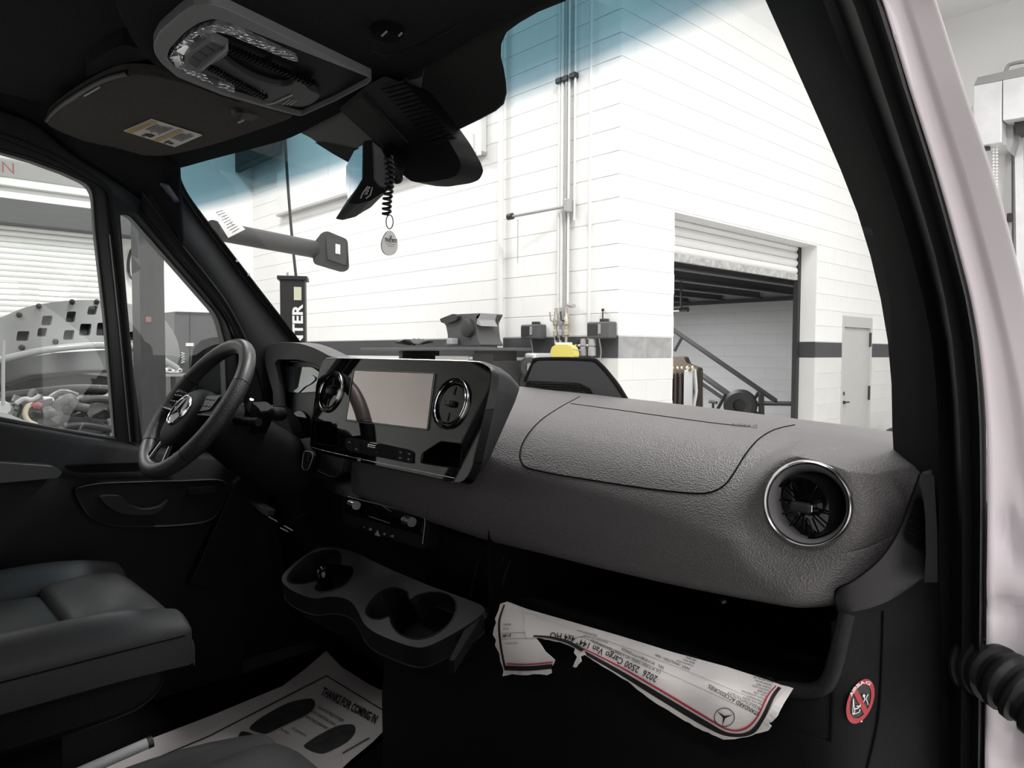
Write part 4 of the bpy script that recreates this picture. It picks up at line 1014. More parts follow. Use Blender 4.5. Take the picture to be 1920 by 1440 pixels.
MB().tube([PZ(u, w, ZC - 0.018) for u, w in cr([(498, 196), (512, 194), (530, 186), (548, 178)], 4)], 0.0012, 5).build('icon_line', M_gpipe, oc)
MB().ball(PZ(503, 114, ZC - 0.012), 0.006).build('microphone', M_void, oc)

sv = thing('sun_visor', PZ(300, 220, 2.17), 'driver sun visor folded up with a white and yellow warning label', 'visor')
vpl = (V((-0.5, 0.35, 2.175)), V((0, 0.2, 1)).normalized())
gV = lambda u, w: PP(u, w, *vpl)
vis = cr([(88, 229), (110, 205), (160, 172), (205, 150), (240, 141), (300, 146), (400, 172), (500, 205), (530, 213), (548, 220), (520, 232), (480, 246), (400, 272), (330, 289), (290, 293), (233, 288), (190, 276), (140, 258), (104, 243)], 3, True)
slab(vis, gV, (0, 0, 0.022), step=40).build('visor_pad', M_visor, sv, bevel=0.008)
MB().tube([gV(u, w) + V((0, 0, 0.004)) for u, w in cr([(88, 229), (110, 205), (160, 172), (205, 150), (240, 141)], 4)], 0.006, 8).build('visor_edge', M_rubber, sv, smooth=60)
MB().tube([gV(u, w) + V((0, 0, -0.004)) for u, w in ((158, 176), (187, 159))], 0.0018, 6).build('mirror_lid_edge', M_lsteel, sv)
# grip lip above the visor
slab(rounded([(162, 165), (165, 142), (198, 120), (232, 106), (272, 117), (290, 130), (240, 139), (205, 147)], 6), lambda u, w: gV(u, w) + V((0, 0, 0.02)), (0, 0, 0.05)).build('visor_recess', M_cloth, sv, bevel=0.01)
MB().lathe(gV(461, 215) + V((0, 0, 0.002)), (0, 0, 1), [(0.001, -0.006), (0.024, -0.006), (0.028, 0.0), (0.028, 0.012)], 24).build('visor_clip', M_rubber, sv, smooth=40)
MB().tube([gV(u, w) + V((0, 0, -0.010)) for u, w in ((447, 220), (456, 216))], 0.0022, 6).build('clip_pin', M_lsteel, sv)
lab = [(232, 243), (284, 221), (379, 251), (328, 273)]
slab(lab, lambda u, w: gV(u, w) + V((0, 0, -0.0035)), (0, 0, 0.002)).build('warning_label', mat('label_paper', (0.62, 0.60, 0.57), 0.6), sv)
def lq(a, b):   # label coordinates 0..1 along its two edges
    p = [V(q) for q in lab]; t = p[0].lerp(p[1], b).lerp(p[3].lerp(p[2], b), a)
    return gV(t.x, t.y) + V((0, 0, -0.0048))
def lquad(mb, a0, b0, a1, b1): mb.add([lq(a0, b0), lq(a1, b0), lq(a1, b1), lq(a0, b1)], [(0, 1, 2, 3)])
m = MB(); lquad(m, 0.02, 0.02, 0.14, 0.96); lquad(m, 0.56, 0.02, 0.66, 0.96); m.build('label_header', mat('label_ochre', (0.45, 0.32, 0.12), 0.6), sv)
m = MB()
random.seed(5)
for a in (0.18, 0.225, 0.27, 0.315, 0.36, 0.405, 0.45):
    lquad(m, a, 0.36 + 0.1 * random.random(), a + 0.02, 0.97 - 0.12 * random.random())
for a in (0.70, 0.745, 0.79, 0.835, 0.88): lquad(m, a, 0.40, a + 0.02, 0.95 - 0.2 * random.random())
lquad(m, 0.30, 0.06, 0.36, 0.28); lquad(m, 0.36, 0.12, 0.46, 0.30); lquad(m, 0.74, 0.06, 0.78, 0.26); lquad(m, 0.80, 0.1, 0.88, 0.2)
m.build('label_print', M_ink, sv)
m = MB(); letter(m, 'WARNING', lambda a, b: lq(a, b), (0.105, 0.24), (0, 0.115), (-0.075, 0), 1.0)
m.build('label_title', M_ink, sv)
pv = thing('visor_clip', PZ(727, 60, ZC), 'black oval clip of the passenger visor on the dark headliner', 'clip')
MB().lathe(PZ(727, 58, ZC - 0.004), (0, 0, 1), [(0.001, -0.008), (0.020, -0.008), (0.024, 0.0), (0.024, 0.01)], 24).build('clip_base', M_void, pv, smooth=40)
MB().tube([PZ(u, w, ZC - 0.014) for u, w in ((716, 67), (725, 59))], 0.0015, 6).build('clip_pin', M_lsteel, pv)
MB().tube([PZ(u, w, ZC - 0.014) for u, w in ((748, 67), (753, 62))], 0.0015, 6).build('clip_pin', M_lsteel, pv)

# --- sensor cover on the windshield, mirror, key tag
sc = thing('sensor_cover', PW(760, 250, 0.05), 'black ribbed sensor cover on the windshield behind the rear-view mirror', 'cover')
gS = lambda u, w: PW(u, w, 0.055)
cover = rounded([(634, 204), (690, 158), (722, 142), (765, 160), (800, 205), (838, 258), (860, 296), (865, 312), (858, 328), (842, 335), (800, 342), (772, 341), (752, 326), (735, 300), (690, 255)], 7)
slab(cover, gS, (0, 0.050, 0.0), step=30).build('cover_shell', M_trimblk, sc, bevel=0.012, seg=3)
slab([(640, 204), (676, 176), (760, 262), (735, 296), (700, 258)], lambda u, w: PW(u, w, 0.058), (0, 0.01, 0)).build('left_cheek', mat('cheek_grey', (0.008, 0.0085, 0.009), 0.6, spec=0.2), sc, bevel=0.004)
MB().tube([PW(u, w, 0.059) for u, w in ((678, 176), (722, 220), (765, 268))], 0.0014, 6).build('cheek_seam', M_rubber, sc)
for i in range(15):
    u, w = 712 + i * 6.6, 163 + i * 7.4
    slab([(u, w), (u + 44, w - 12), (u + 46, w - 9), (u + 2, w + 3.4)], lambda a, b: PW(a, b, 0.060), (0, 0.008, 0)).build('vent_rib', M_trimblk, sc)
slab([(862, 300), (868, 312), (862, 330), (845, 338), (800, 345), (800, 341), (842, 334), (857, 326)], lambda a, b: PW(a, b, 0.02), (0, 0.014, 0)).build('foam_edge', M_void, sc)

rm = thing('rear_view_mirror', PD(705, 320, 1.22), 'black rear-view mirror with bluish glass hanging below the sensor cover', 'mirror')
A_, B_, D_ = PD(681, 266, 1.20), PD(680, 336, 1.20), PD(647, 343, 1.38)
mn = (B_ - A_).cross(D_ - A_).normalized()
if mn.dot(ray(680, 320)) > 0: mn = -mn
gM = lambda u, w: PP(u, w, A_, mn)
tg = (D_ - B_); tg.z = 0
slab(rounded([(682, 264), (700, 262), (716, 275), (729, 300), (735, 345), (728, 356), (712, 365), (695, 376), (668, 383), (653, 380), (681, 336)], 3), lambda u, w: PD(u, w, 1.20), tg * 0.8).build('housing', M_trimblk, rm, bevel=0.004)
slab([(698, 264), (714, 277), (726, 300), (731, 344), (722, 352), (712, 350), (701, 335), (700, 300)], lambda u, w: PD(u, w, 1.197), tg * 0.05).build('back_shell', mat('mirror_back_grey', (0.10, 0.10, 0.102), 0.45), rm, bevel=0.003)
slab([(681, 268), (680, 336), (654, 378), (649, 346), (650, 312), (668, 278)], gM, -mn * 0.004, front=mn * 0.001).build('mirror_glass', mat('mirror_blue_silver', (0.80, 0.86, 0.90), 0.02, metal=1.0), rm)
MB().tube([PD(u, w, 1.193) for u, w in ((676, 372), (680, 362), (689, 350), (698, 352), (694, 366), (686, 372))], 0.0012, 6).build('button_outline', M_lsteel, rm)
for i in range(3): MB().box(PD(690 - i * 2, 353 + i * 5, 1.193), (0.008, 0.002, 0.003)).build('mirror_button', M_gpipe, rm)
MB().tube(cr([PD(722, 300, 1.24), PD(735, 325, 1.25), PD(742, 300, 1.27), PW(735, 285, 0.06)], 5), [0.018] * 15 + [0.02], 14).build('ball_arm', M_trimblk, rm, smooth=60)
MB().ball(PD(744, 333, 1.25), 0.011, 14, 10).build('ball_joint', M_trimblk, rm, smooth=180)
kt = thing('key_tag', PD(731, 430, 1.18), 'pale grey teardrop key tag on a black coil hanging from the mirror', 'key tag')
pth = []
nt_ = 12
for i in range(nt_ * 12 + 1):
    t = i / (nt_ * 12); c = PD(728 + 3 * math.sin(t * 5), 292 + 112 * t, 1.18)
    rr = 0.0062 if t > 0.12 else 0.0062
    a = 2 * PI * i / 12
    pth.append(c + V((math.cos(a) * rr, math.sin(a) * rr, 0)))
MB().tube(pth, 0.0024, 6).build('coil_cord', M_rubber, kt, smooth=60)
MB().tube([PD(730.5 + 6.6 * math.sin(2 * PI * k / 20), 416 - 13 * math.cos(2 * PI * k / 20), 1.18) for k in range(20)], 0.0009, 6, closed=True).build('split_ring', M_dsteel, kt, smooth=60)
tear = [V((731 + 17.8 * math.sin(a) * (0.62 + 0.38 * ((1 - math.cos(a)) / 2) ** 0.8) * (1.0 if True else 1), 453.5 - 23.5 * math.cos(a) + 2.0)) for a in [2 * PI * k / 40 for k in range(40)]]
gT = lambda u, w: PD(u, w, 1.18) + ray(u, w) * ((u - 731) * 0.0004)
slab(tear, gT, ray(700, 450) * 0.004 + V((-0.003, 0, 0)), holes=[[V((732.5 + 1.6 * math.cos(2 * PI * k / 10), 428.6 + 1.6 * -math.sin(2 * PI * k / 10) + 1.5)) for k in range(10)]]).build('tag_body', mat('tag_grey', (0.88, 0.88, 0.86), 0.4), kt, bevel=0.0006)
m = MB(); gTf = lambda u, w: gT(u, w) - ray(u, w) * 0.0008
letter_fit(m, 'TRUE SPOT', gTf, (721.5, 452.6), (745, 455.6), (0, -6.6), bold=0.03)
letter(m, 'KEY TAG', gTf, (723, 457.0), (1, 0.11), (0, -1), 1.5) if False else None
for (x0, x1, y) in ((723, 742, 456.3), (727, 739, 460.6)):
    m.add([gTf(x0, y), gTf(x1, y + (x1 - x0) * 0.11), gTf(x1, y + 0.7 + (x1 - x0) * 0.11), gTf(x0, y + 0.7)], [(0, 1, 2, 3)])
for k in range(12):
    a, b = 2 * PI * k / 12, 2 * PI * (k + 1) / 12
    m.add([gTf(733 + r * math.cos(q), 444 + r * math.sin(q)) for r, q in ((1.2, a), (2.2, a), (2.2, b), (1.2, b))], [(0, 1, 2, 3)])
m.add([gTf(732, 446), gTf(734, 446), gTf(733.2, 449), gTf(732.6, 449)], [(0, 1, 2, 3)])
m.build('tag_print', M_ink, kt)
# ================================================================== THE VAN: dashboard and what sits on it
db = thing('dashboard', (0, 0.95, 1.2), 'long dark grey grained dashboard running across the cab under the windshield', 'dashboard')
topA = [PY(*p, 1.12) for p in ((930, 724), (960, 729), (1040, 737), (1100, 745), (1250, 763), (1400, 783), (1500, 796), (1600, 811), (1672, 823))]
ZT = sorted((p.x, p.z) for p in topA)
def ztop(x):
    if x <= ZT[0][0]: return ZT[0][1]
    for (a, za), (b, zb) in zip(ZT, ZT[1:]):
        if x <= b: return za + (zb - za) * (x - a) / (b - a)
    return ZT[-1][1] - (x - ZT[-1][0]) * 0.15
lowD = [PY(*p, 0.80) for p in ((600, 900), (700, 945), (797, 977), (907, 1013), (1000, 1035), (1113, 1064), (1250, 1096), (1380, 1122), (1480, 1140), (1570, 1146))]
ZL = sorted((p.x, p.z) for p in lowD)
def zlow(x):
    if x <= ZL[0][0]: return ZL[0][1]
    for (a, za), (b, zb) in zip(ZL, ZL[1:]):
        if x <= b: return za + (zb - za) * (x - a) / (b - a)
    return ZL[-1][1]
def sweep(x):  # the right end of the pad curves away forwards
    return 0.0 if x < 0.74 else 0.115 * ((x - 0.74) / 0.11) ** 2
def drv(x): t = min(max((-0.26 - x) / 0.06, 0), 1); return 0.22 * t * t * (3 - 2 * t)   # the cluster bay sits further forward
# (y, kind, value): height is ztop-dz or a fraction between zlow and ztop
PROF = [(1.36, 't', -0.02), (1.24, 't', -0.006), (1.12, 't', 0.0), (1.04, 't', -0.001), (0.98, 't', -0.006), (0.925, 't', -0.017), (0.885, 't', -0.034), (0.855, 't', -0.055), (0.832, 't', -0.078), (0.815, 't', -0.102), (0.805, 'f', 0.36), (0.800, 'f', 0.22), (0.800, 'f', 0.08), (0.803, 'f', 0.02), (0.812, 'f', -0.015), (0.835, 'f', -0.04), (0.90, 'f', -0.055), (1.0, 'f', -0.06)]
def dash_row(x):
    zt, zl = ztop(x), zlow(x); s = sweep(x); out = []
    for y, k, v in PROF:
        z = zt + v if k == 't' else zl + (zt - zl) * v
        if k == 't' and y < 1.10: z = min(z, zt + v - (zt - zl) * 0.62 * min(1, drv(x) / 0.22))
        e = max(0.0, (x - 0.78) / 0.075)
        if k == 'f' and x > 0.78: z += 0.045 * min(e, 1) ** 2
        out.append(V((x, y + (s if y < 1.1 else 0) + (drv(x) * (1.12 - y) / 0.32 if y < 1.12 else 0), z)))
    return out
xs = [-0.84 + i * 0.04 for i in range(40)]; xs = [x for x in xs if x < 0.72] + [0.72 + i * 0.0135 for i in range(11)]
# a shallow dish runs round the end vent
vc = PY(1513, 944, 0.835)
vax = V((0.10, -0.96, 0.18)).normalized()
def dish(p):
    # the pad rises into a flat collar around the vent and is bored out under it
    r = math.hypot(p.x - vc.x, p.z - vc.z)
    if p.y > 1.02 or r > 0.105: return p
    ypl = vc.y - ((p.x - vc.x) * vax.x + (p.z - vc.z) * vax.z) / vax.y + 0.004
    w = min(1.0, (0.105 - r) / 0.050); w = w * w * (3 - 2 * w)
    q = V((p.x, p.y + (ypl - p.y) * w, p.z))
    if r < 0.045: q.y += 0.06 * min(1, (0.045 - r) / 0.008)
    return q
xs2 = sorted(set([round(x, 4) for x in xs if x < vc.x - 0.12 or x > vc.x + 0.10] + [round(vc.x + 0.008 * i, 4) for i in range(-15, 13)]))
fine = []
for x in xs2:
    fine.append([dish(p) for p in cr(dash_row(x), 8)])
pad = MB().loft(fine)
dash_pad = pad.build('upper_pad', M_dash, db, smooth=60)
_bm = bmesh.new(); _bm.from_mesh(dash_pad.data); _bm.transform(Matrix.Translation(wl(db))); BV = BVHTree.FromBMesh(_bm)
def gD(u, w):
    h = BV.ray_cast(CAM, ray(u, w).normalized())
    return h[0] if h[0] is not None else PY(u, w, 0.85)
def gDn(off):
    def f(u, w):
        h = BV.ray_cast(CAM, ray(u, w).normalized())
        if h[0] is None: return PY(u, w, 0.85 - off)
        n = h[1] if h[1].dot(ray(u, w)) < 0 else -h[1]
        return h[0] + n * off
    return f
# airbag cover seam, top line and embossed word
seam = cr([(1087, 744), (1050, 764), (1012, 790), (985, 822), (975, 850), (979, 869), (992, 878), (1040, 889), (1120, 902), (1220, 917), (1300, 925), (1335, 922), (1360, 908), (1378, 884), (1398, 852), (1422, 824), (1452, 806), (1490, 797)], 4)
MB().tube([gDn(0.0)(p.x, p.y) for p in seam], 0.0013, 6).build('airbag_cover_seam', M_void, db)
MB().tube([gDn(0.0)(p.x, p.y) for p in cr([(1070, 757), (1160, 769), (1260, 783), (1350, 795), (1405, 800)], 4)], 0.0011, 6).build('tear_seam', M_void, db)
m = MB(); letter_fit(m, 'AIRBAG', gDn(0.0008), (1370, 799), (1419, 803), (1, -5.5)); m.build('embossed_lettering', mat('emboss_dark', (0.02, 0.02, 0.02), 0.5), db)
# end cap with side demister
def end_y(u, w):
    return PX(u, w, 0.856 + 0.0)
cap = cr([(1727, 889), (1712, 930), (1692, 985), (1668, 1028), (1640, 1060), (1600, 1090), (1569, 1108), (1573, 1146), (1620, 1143), (1668, 1126), (1706, 1100), (1732, 1078), (1736, 1040), (1735, 960), (1732, 895)], 3, True)
def gE(u, w):
    # the cap turns from facing back (at its inner end) to facing the door opening
    t = min(max((u - 1569) / 165.0, 0), 1)
    x = 0.797 + 0.066 * t ** 0.75
    return PX(u, w, x)
slab(cap, gE, (0.0, 0.03, 0), step=14).build('end_cap', mat('end_cap_black', (0.024, 0.023, 0.0245), 0.55, spec=0.3, bump=('voronoi', 600, 0.2, 0.001)), db, smooth=50)
MB().tube([gE(p.x, p.y) + V((-0.001, -0.001, 0)) for p in cr([(1727, 889), (1712, 930), (1692, 985), (1668, 1028), (1640, 1060), (1600, 1090), (1569, 1108), (1573, 1146)], 4)], 0.0012, 6).build('cap_seam', M_void, db)
dem = rounded([(1714, 936), (1722, 932), (1727, 940), (1730, 1026), (1724, 1030), (1697, 1012), (1693, 1002), (1703, 970)], 4)
slab(dem, lambda u, w: gE(u, w) + V((0.002, -0.003, 0)), (0, 0.004, 0)).build('side_demister', M_void, db)
for (a, b) in (((1706, 958), (1729, 972)), ((1701, 975), (1729, 992)), ((1696, 993), (1729, 1011))):
    MB().tube([gE(*a) + V((0.003, -0.004, 0)), gE(*b) + V((0.003, -0.004, 0))], 0.0015, 6).build('demister_slat', M_lowdash, db)
# trim strip between pad and door seal
slab([(1727, 888), (1750, 893), (1756, 1000), (1757, 1092), (1733, 1092), (1736, 1040), (1735, 960)], lambda u, w: PX(u, w, 0.874), (-0.001, 0.006, 0)).build('pillar_filler', mat('filler_grey', (0.009, 0.009, 0.0095), 0.8, spec=0.08), db)
# hump in the middle of the dash top with its slotted face
hy = 1.24
gH = lambda y: (lambda u, w: PY(u, w, y))
hump = rounded([(980, 760), (985, 722), (1000, 682), (1012, 675), (1104, 676), (1124, 684), (1150, 714), (1182, 770)], [0, 4, 8, 6, 14, 12, 6, 0], 4)
slab(hump, gH(hy), (0, 0.022, -0.006)).build('dash_top_hood', mat('hood_grey_black', (0.095, 0.096, 0.10), 0.55), db, bevel=0.006, seg=3)
MB().tube([PY(u, w, hy + 0.004) for u, w in cr([(985, 716), (1000, 682), (1012, 674), (1104, 675), (1124, 683), (1150, 713), (1176, 752)], 4)], 0.0055, 8).build('hood_edge', M_void, db, smooth=60)
slab(rounded([(984, 728), (990, 714), (1085, 718), (1106, 728), (1118, 752), (984, 752)], 3), gH(hy), (0, 0.01, 0), front=(0, -0.004, 0)).build('hood_grille', M_void, db)
for i in range(6):
    w0 = 717 + i * 4.4
    MB().tube([PY(985, w0 + 1, hy - 0.006), PY(1050, w0 + 2.2, hy - 0.006), PY(1086 + i * 4, w0 + 4.5, hy - 0.006)], 0.0013, 6).build('grille_slat', M_gloss, db)

# lower dash body: centre stack face, driver side knee panel
low = []
for x in [-0.84, -0.70, -0.56, -0.44, -0.34, -0.24, -0.12, 0.0, 0.10, 0.18, 0.215]:
    zl = zlow(x)
    low.append([V((x, 1.0, zl - 0.012)), V((x, 0.845, zl - 0.014)), V((x, 0.83, zl - 0.03)), V((x, 0.838, zl - 0.09)), V((x, 0.86, 1.22)), V((x, 0.885, 1.13)), V((x, 0.90, 0.98)), V((x, 1.05, 0.80))])
MB().loft(low).build('lower_panel', M_lowdash, db, smooth=50)
for pts in ([(902, 1040), (893, 1066), (882, 1118)], [(946, 1044), (937, 1066), (926, 1110), (925, 1124)], [(957, 1050), (945, 1084), (938, 1128)]):
    MB().tube([PY(u, w, 0.832) for u, w in cr(pts, 4)], 0.0016, 6).build('panel_edge', M_pillar, db)
# open shelf on the passenger side
shx0, shx1 = 0.215, 0.80
m = MB()
zf = 1.235
m.add([(shx0, 0.80, 1.37), (shx1, 0.80, 1.37), (shx1, 1.16, 1.37), (shx0, 1.16, 1.37), (shx0, 0.80, zf), (shx1, 0.80, zf), (shx1, 1.16, zf - 0.03), (shx0, 1.16, zf - 0.03)], [(3, 2, 6, 7), (0, 3, 7, 4), (1, 2, 6, 5), (4, 5, 6, 7)])
m.build('shelf_tray', M_void, db, solid=0.004)
def gL(u, w):
    if u < 1575: return PY(u, w, 0.80)
    t = (u - 1575) / 190.0
    return PY(u, w, 0.80 + 0.15 * t)
lowp = [(720, 1560), (716, 1300), (722, 1235), (790, 1225), (880, 1170), (922, 1132), (960, 1150), (1060, 1190), (1300, 1250), (1478, 1294), (1520, 1296), (1545, 1288), (1560, 1262), (1574, 1210), (1590, 1140), (1640, 1125), (1700, 1090), (1740, 1066), (1760, 1080), (1762, 1560)]
slab(lowp, gL, (0, 0.012, 0), step=45).build('knee_panel', M_lowdash, db, smooth=40)
MB().tube([gL(u, w) + V((0, 0.0, 0)) for u, w in cr([(1420, 1282), (1478, 1293), (1520, 1295), (1545, 1287), (1560, 1262), (1574, 1210), (1588, 1150)], 5)], [0.007] * 4 + [0.009] * 27, 12).build('shelf_lip', mat('lip_black', (0.013, 0.013, 0.0135), 0.55, spec=0.2, bump=('voronoi', 600, 0.3, 0.001)), db, smooth=60)
MB().tube([gL(u, w) + V((0.001, -0.001, 0)) for u, w in cr([(1655, 1145), (1652, 1250), (1645, 1350), (1625, 1440), (1610, 1500)], 4)], 0.0012, 6).build('panel_seam', M_void, db)
MB().lathe(PY(1352, 1131, 0.90), (0, -1, -0.3), [(0.001, 0.004), (0.006, 0.004), (0.010, 0.0), (0.010, -0.01)], 16).build('lamp_socket', M_gloss, db)

# --- end air vent
av = thing('air_vent', vc, 'round chrome-ringed air vent at the passenger end of the dashboard', 'vent')
ax = V((0.10, -0.96, 0.18)).normalized()
R_ = 0.0505
M_ring = M_dchrome
MB().lathe(vc - ax * 0.006, ax, [(R_ - 0.002, -0.006), (R_ + 0.0015, 0.0), (R_ + 0.0015, 0.008), (R_ - 0.001, 0.011), (R_ - 0.0035, 0.009), (R_ - 0.004, 0.003)], 64).build('chrome_ring', M_ring, av, smooth=60)
MB().lathe(vc - ax * 0.006, ax, [(R_ - 0.0035, 0.006), (R_ - 0.008, 0.0), (R_ - 0.011, -0.012), (R_ - 0.012, -0.035)], 64).build('inner_bezel', mat('bezel_satin_grey', (0.16, 0.155, 0.16), 0.35), av, smooth=60)
dx = V((0.90, 0.12, 0.05)); nz_ = V((-0.16, -0.97, -0.02)).normalized()
cb = vc - ax * 0.013 - V((0.006, 0, 0.004))
MB().lathe(cb, nz_, [(0.001, 0.0), (0.034, 0.0), (0.0365, 0.004), (0.037, 0.010), (0.0385, 0.004), (0.0395, -0.02), (0.030, -0.03)], 56).build('barrel', M_gloss, av, smooth=40)
t1 = nz_.orthogonal().normalized(); t2 = nz_.cross(t1)
for i in range(12):
    a = 2 * PI * i / 12 + 0.2
    r0_, r1_ = 0.015, 0.034
    d = t1 * math.cos(a) + t2 * math.sin(a)
    MB().tube([cb + d * r0_ + nz_ * 0.004, cb + d * r1_ + nz_ * 0.005], 0.0011, 6).build('blade', M_gloss, av)
MB().box(cb + nz_ * 0.008, (0.026, 0.010, 0.013), Matrix.Rotation(0.1, 3, 'Z')).build('thumb_knob', M_black, av, bevel=0.004, seg=3)
MB().box(cb + nz_ * 0.008 + V((0.014, 0, 0.001)), (0.003, 0.011, 0.009)).build('knob_chrome', M_chrome, av, bevel=0.001)

# --- infotainment unit
Pu = V((1, 0, 0)); a_t, b_t = PY(765, 675, 0.80), PY(722, 875, 0.735)
zt_, zb_ = a_t.z, b_t.z
Pw = V((0, 0.80 - 0.735, zt_ - zb_)).normalized(); Pn = Pu.cross(Pw)   # towards the cab
Pn = -Pn if Pn.y > 0 else Pn
P0 = V((0, 0.80, zt_))
def gI(off): return lambda u, w: PP(u, w, P0 + Pn * off, Pn)
iu = thing('infotainment_unit', (0, 0.80, 1.45), 'glossy black infotainment panel with screen and two round vents in the dash centre', 'panel')
face = rounded([(606, 672), (640, 671), (898, 678), (922, 690), (918, 730), (884, 880), (868, 906), (840, 902), (600, 850), (581, 842), (583, 800), (597, 700)], [10, 8, 16, 16, 10, 14, 12, 12, 8, 10, 10, 10])
hl_ = [rounded(p, 4, 3) for p in ([(593, 790), (620, 791), (636, 806), (637, 838), (592, 832)], [(794, 850), (828, 828), (869, 833), (864, 880), (790, 868)])]
m = slab(face, gI(0), -Pn * 0.02, holes=hl_); m.build('face_panel', M_gloss, iu, bevel=0.004, seg=3)
# chrome edge line along top, side and foot
MB().tube([gI(0.001)(u, w) for u, w in cr([(612, 672), (640, 671.5), (760, 674), (890, 678), (914, 684), (922, 696)], 5)], 0.0010, 6).build('edge_line', M_dchrome, iu)
MB().tube([gI(0.0008)(u, w) for u, w in cr([(584, 839), (620, 848), (700, 866), (800, 886), (852, 896.5)], 5)], 0.0009, 8).build('chrome_strip', M_dchrome, iu, smooth=60)
# housing sweeping back into the dash
fr3 = [gI(-0.004)(p.x, p.y) for p in face]; cx_ = sum(fr3, V((0, 0, 0))) / len(fr3)
def grow(p, s, dy, dz): return V((cx_.x + (p.x - cx_.x) * s, p.y + dy, cx_.z + (p.z - cx_.z) * s + dz))
def back_row(f):
    # the housing narrows towards its foot as it runs forward into the dash
    out = []
    for p in fr3:
        h = min(max((p.z - zb_) / (zt_ - zb_), 0), 1)
        q = grow(p, 1.006 if f < 0.1 else 1.012, 0.070 * f, -0.034 * f * f * h)
        if p.x > cx_.x: q.x -= f * 0.050 * (1 - h) ** 0.8
        out.append(q)
    return out
rows = [fr3] + [back_row(f) for f in (0.04, 0.2, 0.45, 0.7, 1.0)]
mb = MB().loft(rows, True); mb.f.append(tuple(range(5 * len(fr3), 6 * len(fr3)))); mb.build('housing', mat('housing_grey', (0.026, 0.026, 0.028), 0.45, spec=0.35), iu, smooth=50)
# screen
scr = rounded([(665, 695), (813, 701), (800, 804), (650, 786)], 2, 3)
slab(rounded([(661, 692), (816, 699), (802, 807), (646, 789)], 4), gI(0.0015), -Pn * 0.004).build('screen_bezel', M_gloss, iu, bevel=0.001)
slab(scr, gI(0.0028), -Pn * 0.002).build('screen', mat('screen_glass', (0.52, 0.455, 0.44), 0.03, metal=0.8), iu)  # pinkish beige of the reflection is put into the metallic colour
MB().tube([gI(0.0028)(p[0], p[1]) for p in rounded([(662, 693), (815.5, 700), (801.5, 806), (647, 788.5)], 3)], 0.0006, 5, closed=True).build('screen_edge', M_gpipe, iu)
M_ventblk = mat('vent_black', (0.003, 0.003, 0.0032), 0.22, spec=0.25)
# round vents on the panel
def disc_vent(par, u, w, R):
    c = gI(0)(u, w)
    MB().lathe(c, Pn, [(R * 1.0, -0.002), (R * 1.0, 0.004), (R * 0.985, 0.0055), (R * 0.968, 0.004), (R * 0.96, 0.001)], 60).build('chrome_ring', M_dchrome, par, smooth=60)
    MB().lathe(c, Pn, [(R * 0.95, 0.006), (R * 0.90, 0.003), (R * 0.88, -0.004), (R * 0.84, -0.005), (R * 0.80, 0.001), (R * 0.78, 0.003), (R * 0.70, -0.001), (0.001, -0.003)], 60).build('vent_disc', M_ventblk, par, smooth=30)
    MB().lathe(c, Pn, [(R * 0.895, 0.004), (R * 0.875, 0.0055), (R * 0.855, 0.004)], 60).build('inner_ring', M_chrome, par, smooth=60)
    for i in (1, 4):
        a = PI / 6 + i * PI / 3
        d = Pu * math.cos(a) + Pw * math.sin(a)
        MB().tube([c + d * R * 0.35 + Pn * 0.001, c + d * R * 0.68 + Pn * 0.002], 0.0012, 6).build('vent_blade', M_black, par)
    M3 = Matrix((Pu, Pw, Pn)).transposed()
    MB().box(c + Pn * 0.004, (0.018, 0.011, 0.012), M3).build('thumb_knob', M_black, par, bevel=0.003)
    MB().add([c + Pn * 0.0105 + Pu * (0.0065 * a) + Pw * (0.004 * b) for a, b in ((-1, -1), (1, -1), (1, 1), (-1, 1))], [(0, 1, 2, 3)]).build('knob_outline', M_msteel, par)
for (u, w, R, lab) in ((621.5, 735, 0.0465, 'left vent'), (847, 757, 0.0465, 'right vent')):
    p = slab([(u + 30 * math.cos(k * PI / 12), w + 46 * math.sin(k * PI / 12)) for k in range(24)], gI(-0.002), -Pn * 0.004).build('vent_mount', M_gloss, iu)
    disc_vent(p, u, w, R)
# oddment pockets
for o_, pts in zip(hl_, ([(593, 790), (620, 791), (636, 806), (637, 838), (592, 832)], [(794, 850), (828, 828), (869, 833), (864, 880), (790, 868)])):
    b0 = [gI(-0.001)(p.x, p.y) for p in o_]; b1 = [p - Pn * 0.035 for p in b0]
    mb = MB().loft([b0, b1], True); mb.f.append(tuple(range(len(b0), 2 * len(b0)))); pk_ = mb.build('oddment_pocket', M_void, iu)
    MB().tube([p + Pn * 0.002 for p in b0], 0.0010, 6, closed=True).build('pocket_rim', M_lowdash, pk_)
# button strip
stp = rounded([(647, 821), (660, 820), (768, 843), (777, 848), (775, 866), (770, 869), (655, 846), (647, 840)], 4)
slab(stp, gI(0.0015), -Pn * 0.004).build('button_strip', M_lowdash, iu, bevel=0.001)
for q in ([(649, 823), (661, 825.5), (661, 835), (649, 832.5)], [(663, 826), (675, 828.5), (675, 838), (663, 835.5)], [(649, 834), (661, 836.5), (661, 846), (649, 841)], [(663, 837), (675, 839.5), (675, 849), (663, 846.5)],
          [(744, 841), (758, 844), (758, 854), (744, 851)], [(760, 844.5), (774, 848), (774, 857), (760, 854.5)], [(744, 852.5), (758, 855.5), (758, 865), (744, 862)], [(760, 856), (774, 859), (774, 868), (760, 865.5)]):
    slab(rounded(q, 1, 2), gI(0.0028), -Pn * 0.002).build('button', M_trimblk, iu, bevel=0.0005)
m = MB()
for (u, w) in ((668, 842), (655, 829), (751, 848), (767, 851), (750, 858.5), (766, 861)):
    m.add([gI(0.0034)(u - 2, w - 1.4), gI(0.0034)(u + 2, w - 0.6), gI(0.0034)(u + 1.6, w + 1.8), gI(0.0034)(u - 1.6, w + 1.0)], [(0, 1, 2, 3)])
